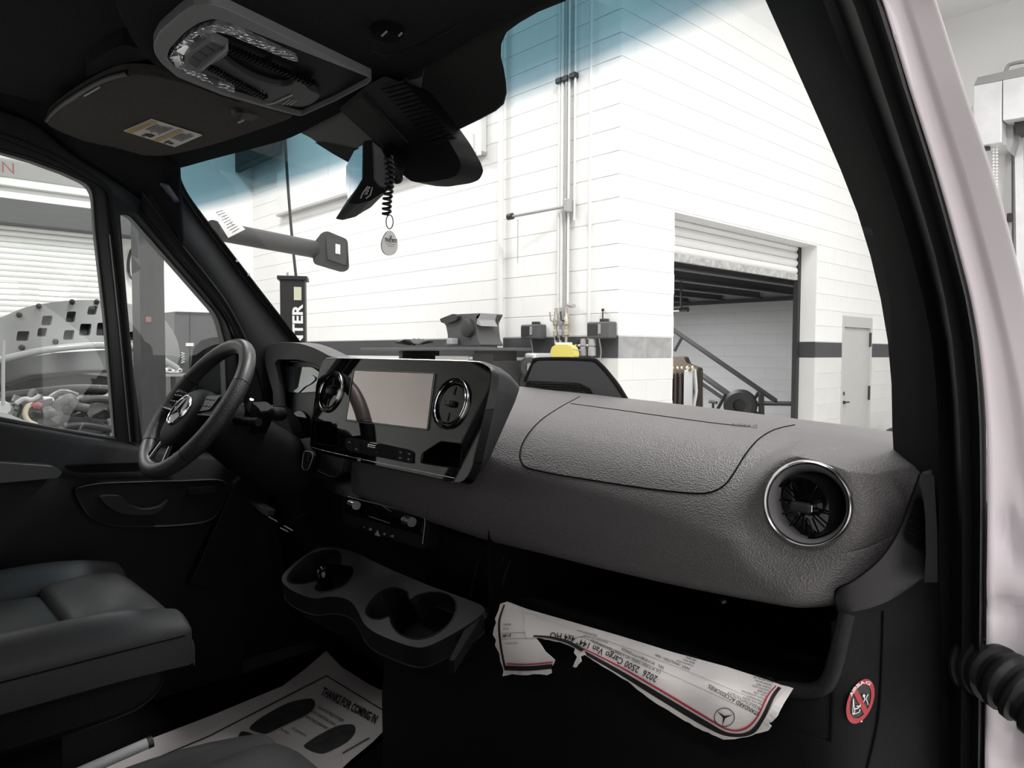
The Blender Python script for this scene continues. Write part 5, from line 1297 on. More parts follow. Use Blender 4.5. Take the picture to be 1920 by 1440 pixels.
m.build('button_icon', M_lsteel, iu)
def roller(par, c, n, m_, w=0.020, h=0.014):
    M3 = Matrix((Pu, Pw, Pn)).transposed()
    MB().tube([c - Pu * w / 2, c + Pu * w / 2], h * 0.55, 12).build(n, m_, par, smooth=40)
roller(iu, gI(0.003)(704, 839), 'roller_switch', M_dchrome, 0.027, 0.018)
for (u, w, d) in ((704, 833, 1), (704, 837.5, 1), (704, 843, 1)):
    MB().tube([gI(0.0128)(u - 12, w - 2.4), gI(0.0128)(u + 12, w + 2.4)], 0.0010, 5).build('roller_groove', M_void, iu)

# --- climate panel
cpn = V((0, -0.97, 0.24)).normalized(); cp0 = PY(725, 975, 0.80)
gC = lambda off: (lambda u, w: PP(u, w, cp0 + cpn * off, cpn))
cl_ = thing('climate_panel', cp0, 'slim black climate panel with two chrome rollers and warning button under the screen', 'panel')
slab(rounded([(646, 931), (654, 930), (796, 965), (804, 972), (800, 1025), (792, 1030), (650, 985), (641, 978), (642, 950)], 4), gC(0), -cpn * 0.03).build('panel_body', M_lowdash, cl_, bevel=0.003)
slab(rounded([(649, 932), (795, 968), (789, 1003), (645, 961)], 4), gC(0.0015), -cpn * 0.003).build('gloss_strip', M_gloss, cl_, bevel=0.001)
slab(rounded([(690, 951), (735, 962), (731, 981), (688, 969)], 2), gC(0.002), -cpn * 0.002).build('display', mat('display_black', (0.005, 0.005, 0.006), 0.06), cl_)
MB().tube([gC(0.002)(u, w) for u, w in ((652, 931), (720, 948), (790, 966), (796, 970))], 0.0011, 6).build('chrome_line', M_lsteel, cl_)
MB().tube([gC(0.002)(u, w) for u, w in ((795, 968), (797, 980), (792, 1020))], 0.0009, 6).build('chrome_line', M_lsteel, cl_)
for (a, b) in (((692, 968), (731, 981)), ((718, 949), (733, 959))):
    MB().tube([gC(0.0025)(*a), gC(0.0025)(*b)], 0.0006, 5).build('display_line', M_lsteel, cl_)
for (u, w) in ((662, 946), (765, 977)):
    c = gC(0.003)(u, w)
    MB().tube([c - V((0.0115, 0, 0)), c + V((0.0115, 0, 0))], 0.0095, 14).build('roller_switch', M_dchrome, cl_, smooth=40)
    for dz in (0.005, -0.001, -0.006): MB().tube([c + V((-0.011, -0.0088, dz)), c + V((0.011, -0.0088, dz))], 0.0008, 5).build('roller_groove', M_void, cl_)
m = MB(); gi = gC(0.0022)
def poly(pts): m.add([gi(*p) for p in pts], [tuple(range(len(pts)))])
poly([(702, 1003), (708, 993), (713, 1006)]); poly([(680, 988), (684, 987), (684, 990)]); poly([(691, 992), (696, 989), (698, 994), (693, 995)]); poly([(717, 1001), (723, 999), (722, 1004)]); poly([(730, 1005), (738, 1003), (738, 1008)])
m.build('button_icon', M_lsteel, cl_)
slab(rounded([(643, 966), (790, 1006), (789, 1022), (650, 980)], 3), gC(0.001), -cpn * 0.003).build('button_row', M_trimblk, cl_, bevel=0.001)

# --- instrument cluster and its hood
ic = thing('instrument_cluster', PY(560, 740, 0.80), 'hooded instrument cluster with dark glass painted with a bluish reflection behind the steering wheel', 'instruments')
gY = lambda y: (lambda u, w: PY(u, w, y))
M_hood = mat('cluster_hood_grey', (0.065, 0.066, 0.068), 0.5, bump=('voronoi', 600, 0.2, 0.0008))
hood_o = [(600, 885), (560, 850), (520, 800), (512, 760), (511, 735), (504, 710), (497, 680), (497, 658), (506, 646), (530, 642), (562, 644), (590, 653), (620, 668), (650, 680), (660, 760), (640, 885)]
hood_h = rounded([(514, 682), (520, 674), (560, 675), (588, 682), (606, 694), (612, 740), (600, 840), (560, 832), (540, 800), (527, 768), (522, 724)], [6, 5, 4, 4, 4, 0, 6, 8, 6, 4, 4])
slab(cr(hood_o, 3, True), gY(0.86), (0, 0.016, 0.0), holes=[hood_h]).build('hood', M_hood, ic, bevel=0.006, seg=3)
ho3 = [PY(p.x, p.y, 0.872) for p in cr(hood_o, 3, True)]
MB().loft([ho3, [p + V((0, 0.05, 0.0)) for p in ho3], [V((p.x, p.y + 0.12, p.z - 0.03)) for p in ho3]], True).build('hood_shell', M_hood, ic, smooth=60)
b0 = [PY(p.x, p.y, 0.87) for p in hood_h]; b1 = [V((cx.x, 0.905, cx.z * 0.94 + 1.57 * 0.06)) for cx in b0]
MB().loft([b0, b1], True).build('recess', M_trimblk, ic, smooth=40)
gK = lambda u, w: PP(u, w, (-0.60, 0.890, 1.58), V((0.0, -1.0, 0.10)).normalized())
slab(rounded([(515, 678), (614, 680), (614, 850), (516, 850)], 4), gK, (0, 0.01, 0)).build('cluster_backing', mat('cluster_dark', (0.004, 0.005, 0.008), 0.3), ic)
slab(rounded([(524, 692), (534, 688), (590, 690), (604, 700), (606, 735), (560, 738), (530, 734)], 5), lambda u, w: gK(u, w) + V((0.0, -0.006, 0.002)), (0, 0.004, 0)).build('display_glass', mat('cluster_glass', (0.045, 0.055, 0.07), 0.03, spec=1.0, ior=2.2), ic, bevel=0.001)  # switched-off display; its bluish reflection is put into the base colour
slab(cr([(557, 735), (575, 722), (586, 706), (597, 712), (588, 722), (577, 728), (566, 738), (560, 738)], 3, True), lambda u, w: gK(u, w) + V((0.0, -0.009, 0.004)), (0, 0.003, 0)).build('needle_ring', mat('ring_silver', (0.5, 0.52, 0.56), 0.2, metal=0.6), ic)
slab(cr([(540, 790), (565, 770), (580, 790), (570, 830), (548, 822)], 4, True), lambda u, w: gK(u, w) + V((0, -0.006, 0)), (0, 0.003, 0)).build('lower_gauge', M_gloss, ic)
# light trim under the cluster and a key fob hanging by it
lt = thing('dash_trim_strip', PY(555, 842, 0.80), 'pale grey curved trim strip beside the column left of the infotainment panel', 'trim')
slab(cr([(530, 826), (552, 825), (585, 822), (582, 846), (572, 856), (562, 860), (566, 846), (560, 836), (540, 830)], 4, True), gY(0.80), (0, 0.015, 0)).build('strip_face', mat('trim_pale_grey', (0.22, 0.22, 0.225), 0.4), lt, bevel=0.002)
kf = thing('key_fob', PY(574, 862, 0.775), 'slim dark key fob with light outline hanging below the infotainment panel corner', 'key')
fob = rounded([(570, 846), (584, 847), (587, 856), (578, 880), (571, 882), (566, 876), (568, 858)], 4)
slab(fob, gY(0.775), (0, 0.008, 0)).build('fob_body', M_black, kf, bevel=0.002)
MB().tube([PY(p.x, p.y, 0.774) for p in fob], 0.0010, 6, closed=True).build('fob_rim', M_gpipe, kf, smooth=60)
for i in range(3): MB().box(PY(578.5 - i * 0.9, 852 + i * 5, 0.773), (0.006, 0.002, 0.003)).build('fob_button', M_msteel, kf)

# --- steering column, stalks
WC = V((-0.525, 0.575, 1.548)); TAU = 0.613
N_ = V((0, -math.cos(TAU), math.sin(TAU))); WX = V((1, 0, 0)); WY_ = V((0, math.sin(TAU), math.cos(TAU)))
wp = lambda a, b, c=0.0: WC + WX * a + WY_ * b + N_ * c
co = thing('steering_column', WC - N_ * 0.2, 'dark steering column cover with stalks between wheel and dashboard', 'column')
rows = []
for c, w, h, oy in ((-0.035, 0.058, 0.056, -0.005), (-0.08, 0.066, 0.064, -0.008), (-0.16, 0.075, 0.072, -0.012), (-0.24, 0.08, 0.075, -0.012), (-0.30, 0.08, 0.07, -0.01)):
    rows.append([wp(w * math.copysign(abs(math.cos(a)) ** 0.7, math.cos(a)), oy + h * math.copysign(abs(math.sin(a)) ** 0.7, math.sin(a)), c) for a in [2 * PI * k / 32 for k in range(32)]])
MB().loft(rows, True, True).build('shroud', M_lowdash, co, smooth=50)
slab(rounded([(430, 800), (445, 765), (470, 752), (490, 770), (478, 800), (455, 850), (430, 870)], 8), gY(0.67), (0, 0.035, 0)).build('side_pod', M_trimblk, co, bevel=0.014, seg=3)
MB().tube(cr([wp(0.05, 0.01, -0.07), wp(0.11, 0.015, -0.075), wp(0.15, 0.02, -0.08)], 5), [0.010] * 6 + [0.009] * 5, 12).build('stalk', M_trimblk, co, smooth=60)
MB().ball(PY(511, 776, 0.70), 0.012, 16, 10, (1.1, 0.8, 0.9)).build('stalk_button', M_gloss, co, smooth=180)
MB().lathe(PY(511, 776, 0.69), (0.4, -0.9, 0.1), [(0.001, 0.006), (0.009, 0.006), (0.013, 0.002), (0.016, -0.01), (0.015, -0.03)], 24).build('stalk_end', M_lowdash, co, smooth=60)
MB().tube(cr([PY(466, 768, 0.655), PY(470, 756, 0.655), PY(472, 749, 0.655)], 3), [0.005] * 7, 8).build('stalk_tip', M_dchrome, co, smooth=60)
slab(cr([(500, 770), (520, 765), (545, 800), (548, 850), (520, 880), (470, 905), (450, 880), (480, 830)], 4, True), gY(0.80), (0, 0.03, 0)).build('column_surround', M_trimblk, co, bevel=0.01, seg=3)
# pedal box details hanging below
pb = thing('diagnostic_bracket', PY(520, 970, 0.80), 'small metal-edged bracket under the dashboard beside the steering column', 'bracket')
slab([(462, 935), (503, 958), (500, 968), (478, 952)], gY(0.80), (0, 0.02, 0)).build('bracket_plate', M_msteel, pb)
for a, b in (((504, 969), (520, 978)), ((533, 986), (549, 995)), ((526, 990), (540, 997))): MB().tube([PY(*a, 0.79), PY(*b, 0.79)], 0.0015, 6).build('bracket_edge', M_lsteel, pb)
MB().ball(PY(453, 917, 0.78), 0.007, 12, 8).build('pull_knob', M_dchrome, pb, smooth=180)
slab(rounded([(548, 975), (610, 958), (613, 930), (600, 940), (560, 965)], 3), gY(0.825), (0, 0.02, 0)).build('fuse_cover', M_lowdash, pb, bevel=0.003)

# --- steering wheel
sw = thing('steering_wheel', WC, 'black leather steering wheel with round star emblem at left', 'steering wheel')
R = 0.165
M_leather = mat('wheel_leather', (0.030, 0.030, 0.031), 0.42, spec=0.45, bump=('voronoi', 700, 0.25, 0.0006))
M_perf = mat('wheel_leather_perforated', (0.018, 0.018, 0.019), 0.5, bump=('voronoi', 420, 0.7, 0.001))
def arc(a0, a1, n=24): return [wp(R * math.cos(math.radians(a0 + (a1 - a0) * i / n)), R * math.sin(math.radians(a0 + (a1 - a0) * i / n))) for i in range(n + 1)]
for nm, a0, a1, m_ in (('rim_top', 24, 156, M_leather), ('rim_grip', 156.6, 222, M_perf), ('rim_grip', -42, 23.4, M_perf), ('rim_bottom', 222.6, 317.4, M_leather)):
    MB().tube(arc(a0, a1, 40), 0.0178 if 'grip' not in nm else 0.0184, 20).build(nm, m_, sw, smooth=60)
for a in (23.7, 156.3, 222.3, -42.3): MB().lathe(wp(R * math.cos(math.radians(a)), R * math.sin(math.radians(a))), WX * -math.sin(math.radians(a)) + WY_ * math.cos(math.radians(a)), [(0.0180, -0.0010), (0.0185, 0), (0.0180, 0.0010)], 20).build('rim_seam', M_void, sw)
hub = [(0.013 + 0.074 * math.copysign(abs(math.cos(a)) ** 0.75, math.cos(a)), -0.036 + 0.076 * math.copysign(abs(math.sin(a)) ** 0.75, math.sin(a))) for a in [2 * PI * k / 40 for k in range(40)]]
rows = [[wp(x * s + (1 - s) * 0.013, y * s + (1 - s) * -0.036, c) for x, y in hub] for s, c in ((0.96, -0.045), (1.0, -0.03), (1.0, 0.0), (0.95, 0.014), (0.80, 0.024), (0.5, 0.029), (0.02, 0.030))]
MB().loft(rows, True).build('hub', M_lowdash, sw, smooth=60)
for s in (-1, 1):
    slab(rounded([(s * 0.060, 0.022), (s * 0.150, 0.034), (s * 0.160, 0.004), (s * 0.155, -0.020), (s * 0.060, -0.030)], 0.008), lambda a, b: wp(a, b, 0.012), -N_ * 0.022).build('spoke', M_trimblk, sw, bevel=0.004)
    slab(rounded([(s * 0.066, 0.020), (s * 0.134, 0.026), (s * 0.128, -0.010), (s * 0.066, -0.020)], 0.006), lambda a, b: wp(a, b, 0.016), -N_ * 0.010).build('button_pod', M_gloss if s < 0 else M_black, sw, bevel=0.002)
    for i in range(3):
        for j in range(2):
            MB().tube([wp(s * (0.076 + 0.018 * i), 0.012 - 0.016 * j, 0.0172), wp(s * (0.086 + 0.018 * i), 0.013 - 0.016 * j, 0.0172)], 0.0010, 6).build('button_mark', M_lsteel if s < 0 else M_dsteel, sw)
    MB().tube([wp(s * 0.064, -0.026, 0.014), wp(s * 0.155, -0.022, 0.014)], 0.002, 8).build('spoke_trim', M_dchrome if s < 0 else M_black, sw, smooth=60)
    for o_ in (0.0, 0.016):
        MB().tube(cr([wp(s * (0.022 + o_), -0.062, 0.010), wp(s * (0.030 + o_), -0.10, 0.008), wp(s * (0.048 + o_), -0.152 + o_ * 0.5, 0.004)], 5), 0.0045, 8).build('lower_spoke', M_dchrome if o_ == 0 else M_lowdash, sw, smooth=60)
er = 0.037
eb = (0.013, -0.028)
MB().lathe(wp(eb[0], eb[1], 0.0295), N_, [(er * 0.9, 0.001), (er * 0.93, 0.004), (er, 0.005), (er * 1.05, 0.002), (er * 1.05, -0.004)], 48).build('emblem_ring', M_chrome, sw, smooth=60)
MB().lathe(wp(eb[0], eb[1], 0.0295), N_, [(0.001, 0.0015), (er * 0.95, 0.0012)], 40).build('emblem_plate', mat('emblem_grey', (0.20, 0.20, 0.21), 0.3, metal=0.4), sw)
m = MB()
for k in range(3):
    a = PI / 2 + k * 2 * PI / 3
    tip = (math.cos(a) * er * 0.92, math.sin(a) * er * 0.92)
    for sgn in (-1, 1):
        b = a + sgn * PI / 3; bx = (math.cos(b) * er * 0.16, math.sin(b) * er * 0.16)
        m.add([wp(eb[0] + tip[0], eb[1] + tip[1], 0.0315), wp(eb[0] + bx[0], eb[1] + bx[1], 0.0315), wp(eb[0], eb[1], 0.036)], [(0, 1, 2)])
m.build('emblem_star', M_chrome, sw)

# --- cup holder console
sl = 0.70
tn = V((0, -math.sin(math.atan(sl)), math.cos(math.atan(sl)))); t0 = V((0, 0.66, 1.20))
gU = lambda off: (lambda u, w: PP(u, w, t0 + tn * off, tn))
ch = thing('cup_holder_console', (0.0, 0.70, 1.2), 'dark cup holder console with twin double wells protruding below the dash centre', 'console')
tray = cr([(528, 1084), (545, 1062), (580, 1036), (610, 1026), (660, 1034), (720, 1062), (800, 1096), (880, 1125), (908, 1140), (896, 1158), (850, 1188), (800, 1212), (772, 1212), (735, 1200), (700, 1184), (682, 1168), (672, 1148), (660, 1130), (640, 1120), (615, 1118), (592, 1121), (568, 1116), (540, 1102)], 4, True)
well1 = cr([(538, 1086), (548, 1068), (575, 1044), (605, 1032), (632, 1031), (641, 1042), (640, 1056), (648, 1060), (660, 1062), (664, 1072), (654, 1090), (638, 1102), (618, 1108), (600, 1110), (590, 1104), (594, 1090), (570, 1094), (548, 1094)], 4, True)
well2 = cr([(685, 1146), (695, 1126), (715, 1108), (742, 1101), (764, 1110), (768, 1124), (782, 1116), (812, 1110), (842, 1116), (855, 1132), (852, 1154), (836, 1176), (806, 1194), (776, 1198), (748, 1188), (734, 1170), (730, 1156), (712, 1161), (694, 1158)], 4, True)
def d2(p): return (p.x, p.y)
slab([d2(p) for p in tray], gU(0), -tn * 0.012, holes=[[d2(p) for p in well1], [d2(p) for p in well2]]).build('tray_top', mat('console_top', (0.012, 0.0122, 0.013), 0.5, spec=0.3, bump=('voronoi', 600, 0.2, 0.0008)), ch, smooth=40)
for wl2, lb in ((well1, 0), (well2, 1)):
    b0 = [gU(-0.001)(p.x, p.y) for p in wl2]; cc = sum(b0, V((0, 0, 0))) / len(b0)
    b1 = [cc + (p - cc) * 0.9 + V((0, 0.03, -0.055)) for p in b0]
    mb = MB().loft([b0, [a.lerp(b, 0.5) for a, b in zip(b0, b1)], b1], True); mb.f.append(tuple(range(2 * len(b0), 3 * len(b0)))); mb.build('cup_well', M_trimblk, ch, smooth=40)
    MB().tube([gU(0.0)(p.x, p.y) for p in wl2], 0.0014, 6, closed=True).build('well_rim', M_pillar, ch, smooth=60)
# skirt below the tray edge
ft = [p for p in tray]
rim3 = [gU(-0.001)(p.x, p.y) for p in ft]
low1 = [V((p.x * 0.985, p.y + 0.004, p.z - 0.035)) for p in rim3]; low2 = [V((p.x * 0.93, p.y + 0.02, p.z - 0.055)) for p in rim3]; low3 = [V((p.x * 0.8, p.y + 0.06, p.z - 0.085)) for p in rim3]
mb = MB().loft([rim3, low1], True); mb.build('skirt', M_trimblk, ch, smooth=50)
mb = MB().loft([low1, low2, low3], True); mb.f.append(tuple(range(2 * len(low1), 3 * len(low1)))); mb.build('underside', M_void, ch, smooth=50)
MB().tube(low1, 0.0016, 6, closed=True).build('skirt_edge', M_pillar, ch, smooth=60)
slab([(880, 1162), (906, 1140), (908, 1148), (852, 1238), (842, 1238)], gU(-0.002), (0, 0, -0.02)).build('side_rib', M_trimblk, ch)
lg = thing('chrome_lighter', gU(-0.02)(610, 1085), 'small shiny black and chrome lighter cap standing in the left cup well', 'lighter')
c = gU(-0.03)(609, 1094)
MB().lathe(c, V((0, -0.2, 1)), [(0.001, 0.034), (0.010, 0.033), (0.0135, 0.028), (0.0145, 0.0), (0.0145, -0.03)], 24).build('lighter_body', M_gloss, lg, smooth=50)
MB().box(c + V((0.004, -0.0152, 0.010)), (0.008, 0.002, 0.024)).build('chrome_face', M_chrome, lg, bevel=0.001)
MB().box(c + V((-0.006, -0.006, 0.034)), (0.010, 0.004, 0.003)).build('lighter_top', M_chrome, lg, bevel=0.0008)
# centre column under the console, transmission hump
cc_ = thing('centre_column', (0.05, 0.85, 0.8), 'black centre column under the cup holder console reaching the cab floor', 'column')
rows = []
for z, w, y in ((1.17, 0.19, 0.78), (1.10, 0.17, 0.80), (0.98, 0.16, 0.83), (0.86, 0.17, 0.82), (0.775, 0.20, 0.80)):
    rows.append([V((0.05 + w * math.cos(a) , y + 0.16 - 0.16 * math.sin(a) ** 1.0, z)) for a in [PI * k / 16 for k in range(17)]])
MB().loft(rows).build('column_cover', M_trimblk, cc_, smooth=60)

# --- torn window sticker lying out of the shelf
pp = thing('torn_window_sticker', PY(1180, 1250, 0.76), 'torn curled white price sheet with red and black border sticking out of the shelf', 'paper')
up_e = [(938, 1128), (990, 1146), (1100, 1176), (1250, 1220), (1400, 1262), (1470, 1284)]
def paper_y(u, w):
    # curl: upper edge rolls back into the shelf, the middle bulges to the cab
    for (a, b), (c, d) in zip(up_e, up_e[1:]):
        if u <= c or (c, d) == up_e[-1]:
            e = b + (d - b) * (u - a) / (c - a); break
    t = (w - e) / 110.0
    return 0.772 - 0.030 * math.sin(min(max(t, 0), 1.2) * PI / 1.4) + 0.010 * math.exp(-max(t, 0) * 8) + 0.002 * math.sin(u * 0.05)
gP = lambda off: (lambda u, w: PY(u, w, paper_y(u, w) - off))
out_p = [(938, 1132), (950, 1128), (990, 1143), (1060, 1163), (1160, 1192), (1260, 1223), (1360, 1250), (1440, 1276), (1464, 1285), (1478, 1288), (1486, 1292), (1478, 1302), (1466, 1322), (1458, 1342), (1447, 1354), (1440, 1356), (1446, 1362), (1440, 1370), (1426, 1374), (1400, 1382), (1378, 1386), (1356, 1387), (1336, 1378), (1310, 1366), (1284, 1352), (1262, 1338), (1235, 1322), (1205, 1300), (1185, 1284), (1160, 1268), (1130, 1250), (1106, 1234), (1096, 1228), (1088, 1232), (1090, 1240), (1084, 1246), (1080, 1252), (1074, 1250), (1078, 1240), (1082, 1232), (1076, 1224), (1078, 1216), (1066, 1210), (1050, 1204), (1030, 1200), (1012, 1196), (1004, 1196), (1012, 1206), (1022, 1222), (1034, 1232), (1040, 1238), (1037, 1246), (1032, 1252), (1034, 1262), (1026, 1266), (1000, 1264), (976, 1266), (960, 1264), (942, 1268), (944, 1258), (942, 1250), (938, 1240), (936, 1225), (928, 1210), (930, 1200), (924, 1190), (926, 1178), (930, 1168), (928, 1160), (934, 1146)]
def jag(pts, amp=1.2):
    out = []
    rnd = random.Random(3)
    for i in range(len(pts)):
        a, b = V(pts[i]), V(pts[(i + 1) % len(pts)])
        n = max(1, int((b - a).length / 9))
        torn = i > 9
        for k in range(n):
            q = a.lerp(b, k / n)
            if torn and k: q = q + V((rnd.uniform(-amp, amp), rnd.uniform(-amp, amp)))
            out.append((q.x, q.y))
    return out
slab(jag(out_p), gP(0), (0, 0.0012, 0), step=16).build('sheet', M_paper, pp, smooth=60)
slab(jag([(980, 1148), (1000, 1150), (1040, 1168), (1100, 1190), (1060, 1200), (1010, 1196), (988, 1196), (982, 1180), (984, 1164)], 0.8), gP(0.0022), (0, 0.001, 0), step=14).build('folded_layer', M_paper, pp, smooth=60)
slab(jag([(1478, 1288), (1487, 1291), (1470, 1318), (1455, 1346), (1438, 1358), (1432, 1352), (1450, 1320)], 1.5), gP(0.004), (0, 0.001, 0)).build('torn_edge', M_paper, pp)
def band(mb, a, b, g, n=24):
    """ribbon between two picture curves on the sheet"""
    A = cr(a, 6); B = cr(b, 6); n = min(len(A), len(B))
    mb.loft([[g(p.x, p.y) for p in A[:n]], [g(p.x, p.y) for p in B[:n]]])
g1_, g2_ = gP(0.0012), gP(0.0032)
m = MB()
band(m, [(1100, 1229), (1160, 1264), (1240, 1314), (1320, 1362), (1366, 1381), (1410, 1377), (1432, 1350), (1452, 1308), (1465, 1290)], [(1096, 1220), (1162, 1256), (1244, 1304), (1324, 1352), (1366, 1374), (1402, 1372), (1425, 1347), (1445, 1306), (1459, 1287)], g1_)
band(m, [(944, 1134), (934, 1165), (936, 1205), (942, 1240), (946, 1257)], [(947, 1134), (938, 1165), (940, 1205), (946, 1240), (950, 1256)], g1_)
band(m, [(946, 1257), (990, 1258), (1034, 1254)], [(948, 1248), (990, 1249), (1036, 1245)], g1_)
band(m, [(1000, 1194), (1030, 1197), (1062, 1206), (1090, 1222)], [(1000, 1191), (1032, 1193), (1066, 1201), (1096, 1217)], g2_)
m.build('black_border', M_ink, pp)
m = MB()
band(m, [(1094, 1217), (1164, 1253), (1246, 1301), (1326, 1349), (1366, 1370), (1398, 1368), (1421, 1345), (1441, 1305), (1456, 1286)], [(1095, 1215), (1166, 1250.5), (1248, 1298), (1328, 1346), (1366, 1367), (1395, 1365), (1418, 1344), (1438, 1304), (1454, 1285)], g1_)
band(m, [(950, 1246), (990, 1247), (1036, 1243)], [(950, 1243.6), (990, 1244.6), (1036, 1240.6)], g1_)
m.build('red_border', M_red, pp)
m = MB()
def up_text(s, u, w, dx, size, bold=0.0, g=g1_, slant=0.0):
    """upside-down lettering running right to left along the sheet; (dx) the picture direction of the line"""
    d = V(dx).normalized(); up = V((-d.y, d.x))
    if up.y < 0: up = -up
    letter(m, s, g, (u, w), (d.x, d.y), (up.x + slant * d.x, up.y + slant * d.y), size, bold=bold)
tcv = cr([(1234, 1269), (1172, 1237), (1112, 1208), (1088, 1198), (1067, 1190), (1032, 1185)], 10)
letter_curve(m, '2026  2500 Cargo Van 144" 4x4 HO', tcv, 12, gP(0.0034), bold=0.012)
letter_fit(m, '2.0L I4 TURBO DIESEL HO 9-SPEED TRANSMISSION', g1_, (1240, 1258), (1110, 1198), (-2, 5))
letter_fit(m, 'VIN:   W1Y4NBHY7TT004233', g1_, (1246, 1250), (1167, 1214), (-2, 5))
letter_fit(m, 'PAINT, UPHOLSTERY, TRIM', g1_, (1294, 1252), (1230, 1225), (-1.6, 4.4))
letter_fit(m, 'STANDARD ACCESSORIES:', g1_, (1424, 1336), (1329, 1282), (-3.2, 6.6), bold=0.01)
letter_fit(m, 'PRODUCTIVITY/UTILITY', g1_, (1428, 1327), (1366, 1295), (-2.4, 5.4))
rnd = random.Random(11)
for i in range(10):
    up_text(('Rear view camera', 'Cruise control', 'Electric parking brake', 'Audio radio', 'USB pack', 'Attention assist', 'Keyless start', 'Heated mirrors', 'Cargo lashing rails', 'Hinged rear doors')[i], 1430 + i * 2.6, 1320 - i * 5.2, (-180, -68 + i * 2), 5.4)
for i in range(4): up_text(('Crosswind assist', 'Brake assist', 'LED lamps', 'Power windows')[i], 1300 + i * 3, 1247 - i * 5.0, (-180, -58), 4.8)
up_text('Destination and delivery', 1140, 1203, (-180, -50), 5); up_text('Manufacturer price', 1120, 1190, (-180, -45), 5)
letter_fit(m, 'BALANCE', g1_, (957, 1169), (943, 1169), (0, 4)); letter_fit(m, '11PLUS', g1_, (954, 1177), (943, 1177), (0, 4)); letter_fit(m, '$11,480', g1_, (958, 1189), (942, 1190), (0, 5.5), bold=0.03); letter_fit(m, 'MFR SUGGESTED', g1_, (970, 1204), (948, 1205), (0, 3))
m.build('black_lettering', M_ink, pp)['kind'] = 'stuff'
m = MB()
for a, b in (([(1000, 1170), (1100, 1198), (1250, 1262), (1424, 1342)], [(1000, 1169.3), (1100, 1197.3), (1250, 1261.3), (1424, 1341.3)]), ([(1000, 1164), (1110, 1192), (1260, 1247), (1430, 1318)], [(1000, 1163.4), (1110, 1191.4), (1260, 1246.4), (1430, 1317.4)]), ([(940, 1188), (960, 1187), (985, 1186)], [(940, 1187.3), (960, 1186.3), (985, 1185.3)]), ([(940, 1199), (960, 1198), (988, 1197)], [(940, 1198.3), (960, 1197.3), (988, 1196.3)])):
    band(m, a, b, gP(0.0070) if a[0][0] < 0 else g1_)
m.build('ruled_line', mat('rule_grey', (0.15, 0.15, 0.15), 0.7), pp)
m = MB(); c0, rr = V((1358, 1345)), 18
def lp_(r, a): return gP(0.0014)(c0.x + r * math.cos(a) * 1.08, c0.y + r * math.sin(a))
n = 40
m.loft([[lp_(rr, 2 * PI * k / n) for k in range(n)], [lp_(rr - 1.3, 2 * PI * k / n) for k in range(n)]], True)
for k in range(3):
    a = PI / 2 + math.radians(12) + k * 2 * PI / 3
    m.add([lp_(rr - 1, a), lp_(2.4, a + PI / 3), lp_(0, 0), lp_(2.4, a - PI / 3)], [(0, 1, 2, 3)])
m.build('star_emblem_print', M_ink, pp)

# --- printed paper mat on the driver's floor
zf_ = 0.778
fm = thing('paper_floor_mat', PZ(560, 1340, zf_), 'white printed paper mat with shoe prints on the driver side floor', 'mat')
gF = lambda off: (lambda u, w: PZ(u, w, zf_ + off + (0.03 * math.exp(-((u - 612) ** 2 + (w - 1222) ** 2) / 1800.0))))
matp = [(612, 1220), (640, 1250), (690, 1282), (732, 1302), (733, 1356), (700, 1390), (656, 1426), (600, 1480), (450, 1560), (150, 1560), (120, 1470), (270, 1390), (400, 1340), (530, 1286), (570, 1256)]
slab(jag(matp, 0.0), gF(0), (0, 0, -0.001), step=24).build('sheet', mat('mat_paper', (0.82, 0.76, 0.765), 0.9, bump=('noise', 14, 0.3, 0.006)), fm, smooth=60)
m = MB(); gf = gF(0.002)
def stripw(pts, w=1.6):
    for a, b in zip(pts, pts[1:]):
        a, b = V(a), V(b); d = (b - a).normalized(); q = V((-d.y, d.x)) * w / 2; n = max(1, int((b - a).length / 20))
        for k in range(n):
            p, r = a.lerp(b, k / n), a.lerp(b, (k + 1) / n)
            m.add([gf(*(p + q)), gf(*(r + q)), gf(*(r - q)), gf(*(p - q))], [(0, 1, 2, 3)])
stripw([(200, 1460), (392, 1380), (612, 1267), (724, 1335)], 2.0); stripw([(642, 1412), (692, 1383)], 1.8)
letter_fit(m, 'THANKS FOR COMING IN', gf, (601, 1302), (702, 1356), (7, -14), bold=0.025)
for s, a, b in (('WE HAVE TRIED TO KEEP', (595, 1328), (642, 1354)), ('YOUR CARPETING CLEAN', (581, 1334), (627, 1361)), ('WITH THIS PAPER MAT.', (571, 1345), (613, 1369)), ('A customer is', (547, 1367), (572, 1381)), ('the most', (525, 1368), (541, 1377))):
    letter_fit(m, s, gf, a, b, (3, -5))
m.build('mat_lettering', M_ink, fm)
m = MB()
def blob(pts):
    ov, fs = fill2d(cr(pts, 4, True)); m.add([gf(p.x, p.y) for p in ov], fs)
blob([(588, 1312), (574, 1310), (540, 1318), (505, 1336), (480, 1352), (468, 1366), (484, 1373), (500, 1375), (520, 1366), (550, 1352), (578, 1338), (590, 1324)])
blob([(455, 1371), (484, 1380), (480, 1386), (462, 1396), (440, 1398), (446, 1382)])
blob([(664, 1360), (650, 1358), (630, 1362), (605, 1374), (585, 1386), (570, 1400), (600, 1412), (625, 1404), (650, 1390), (664, 1374)])
m.build('shoe_print', mat('shoe_print_grey', (0.03, 0.03, 0.03), 0.8, vary=((0.07, 0.07, 0.07), 30)), fm)

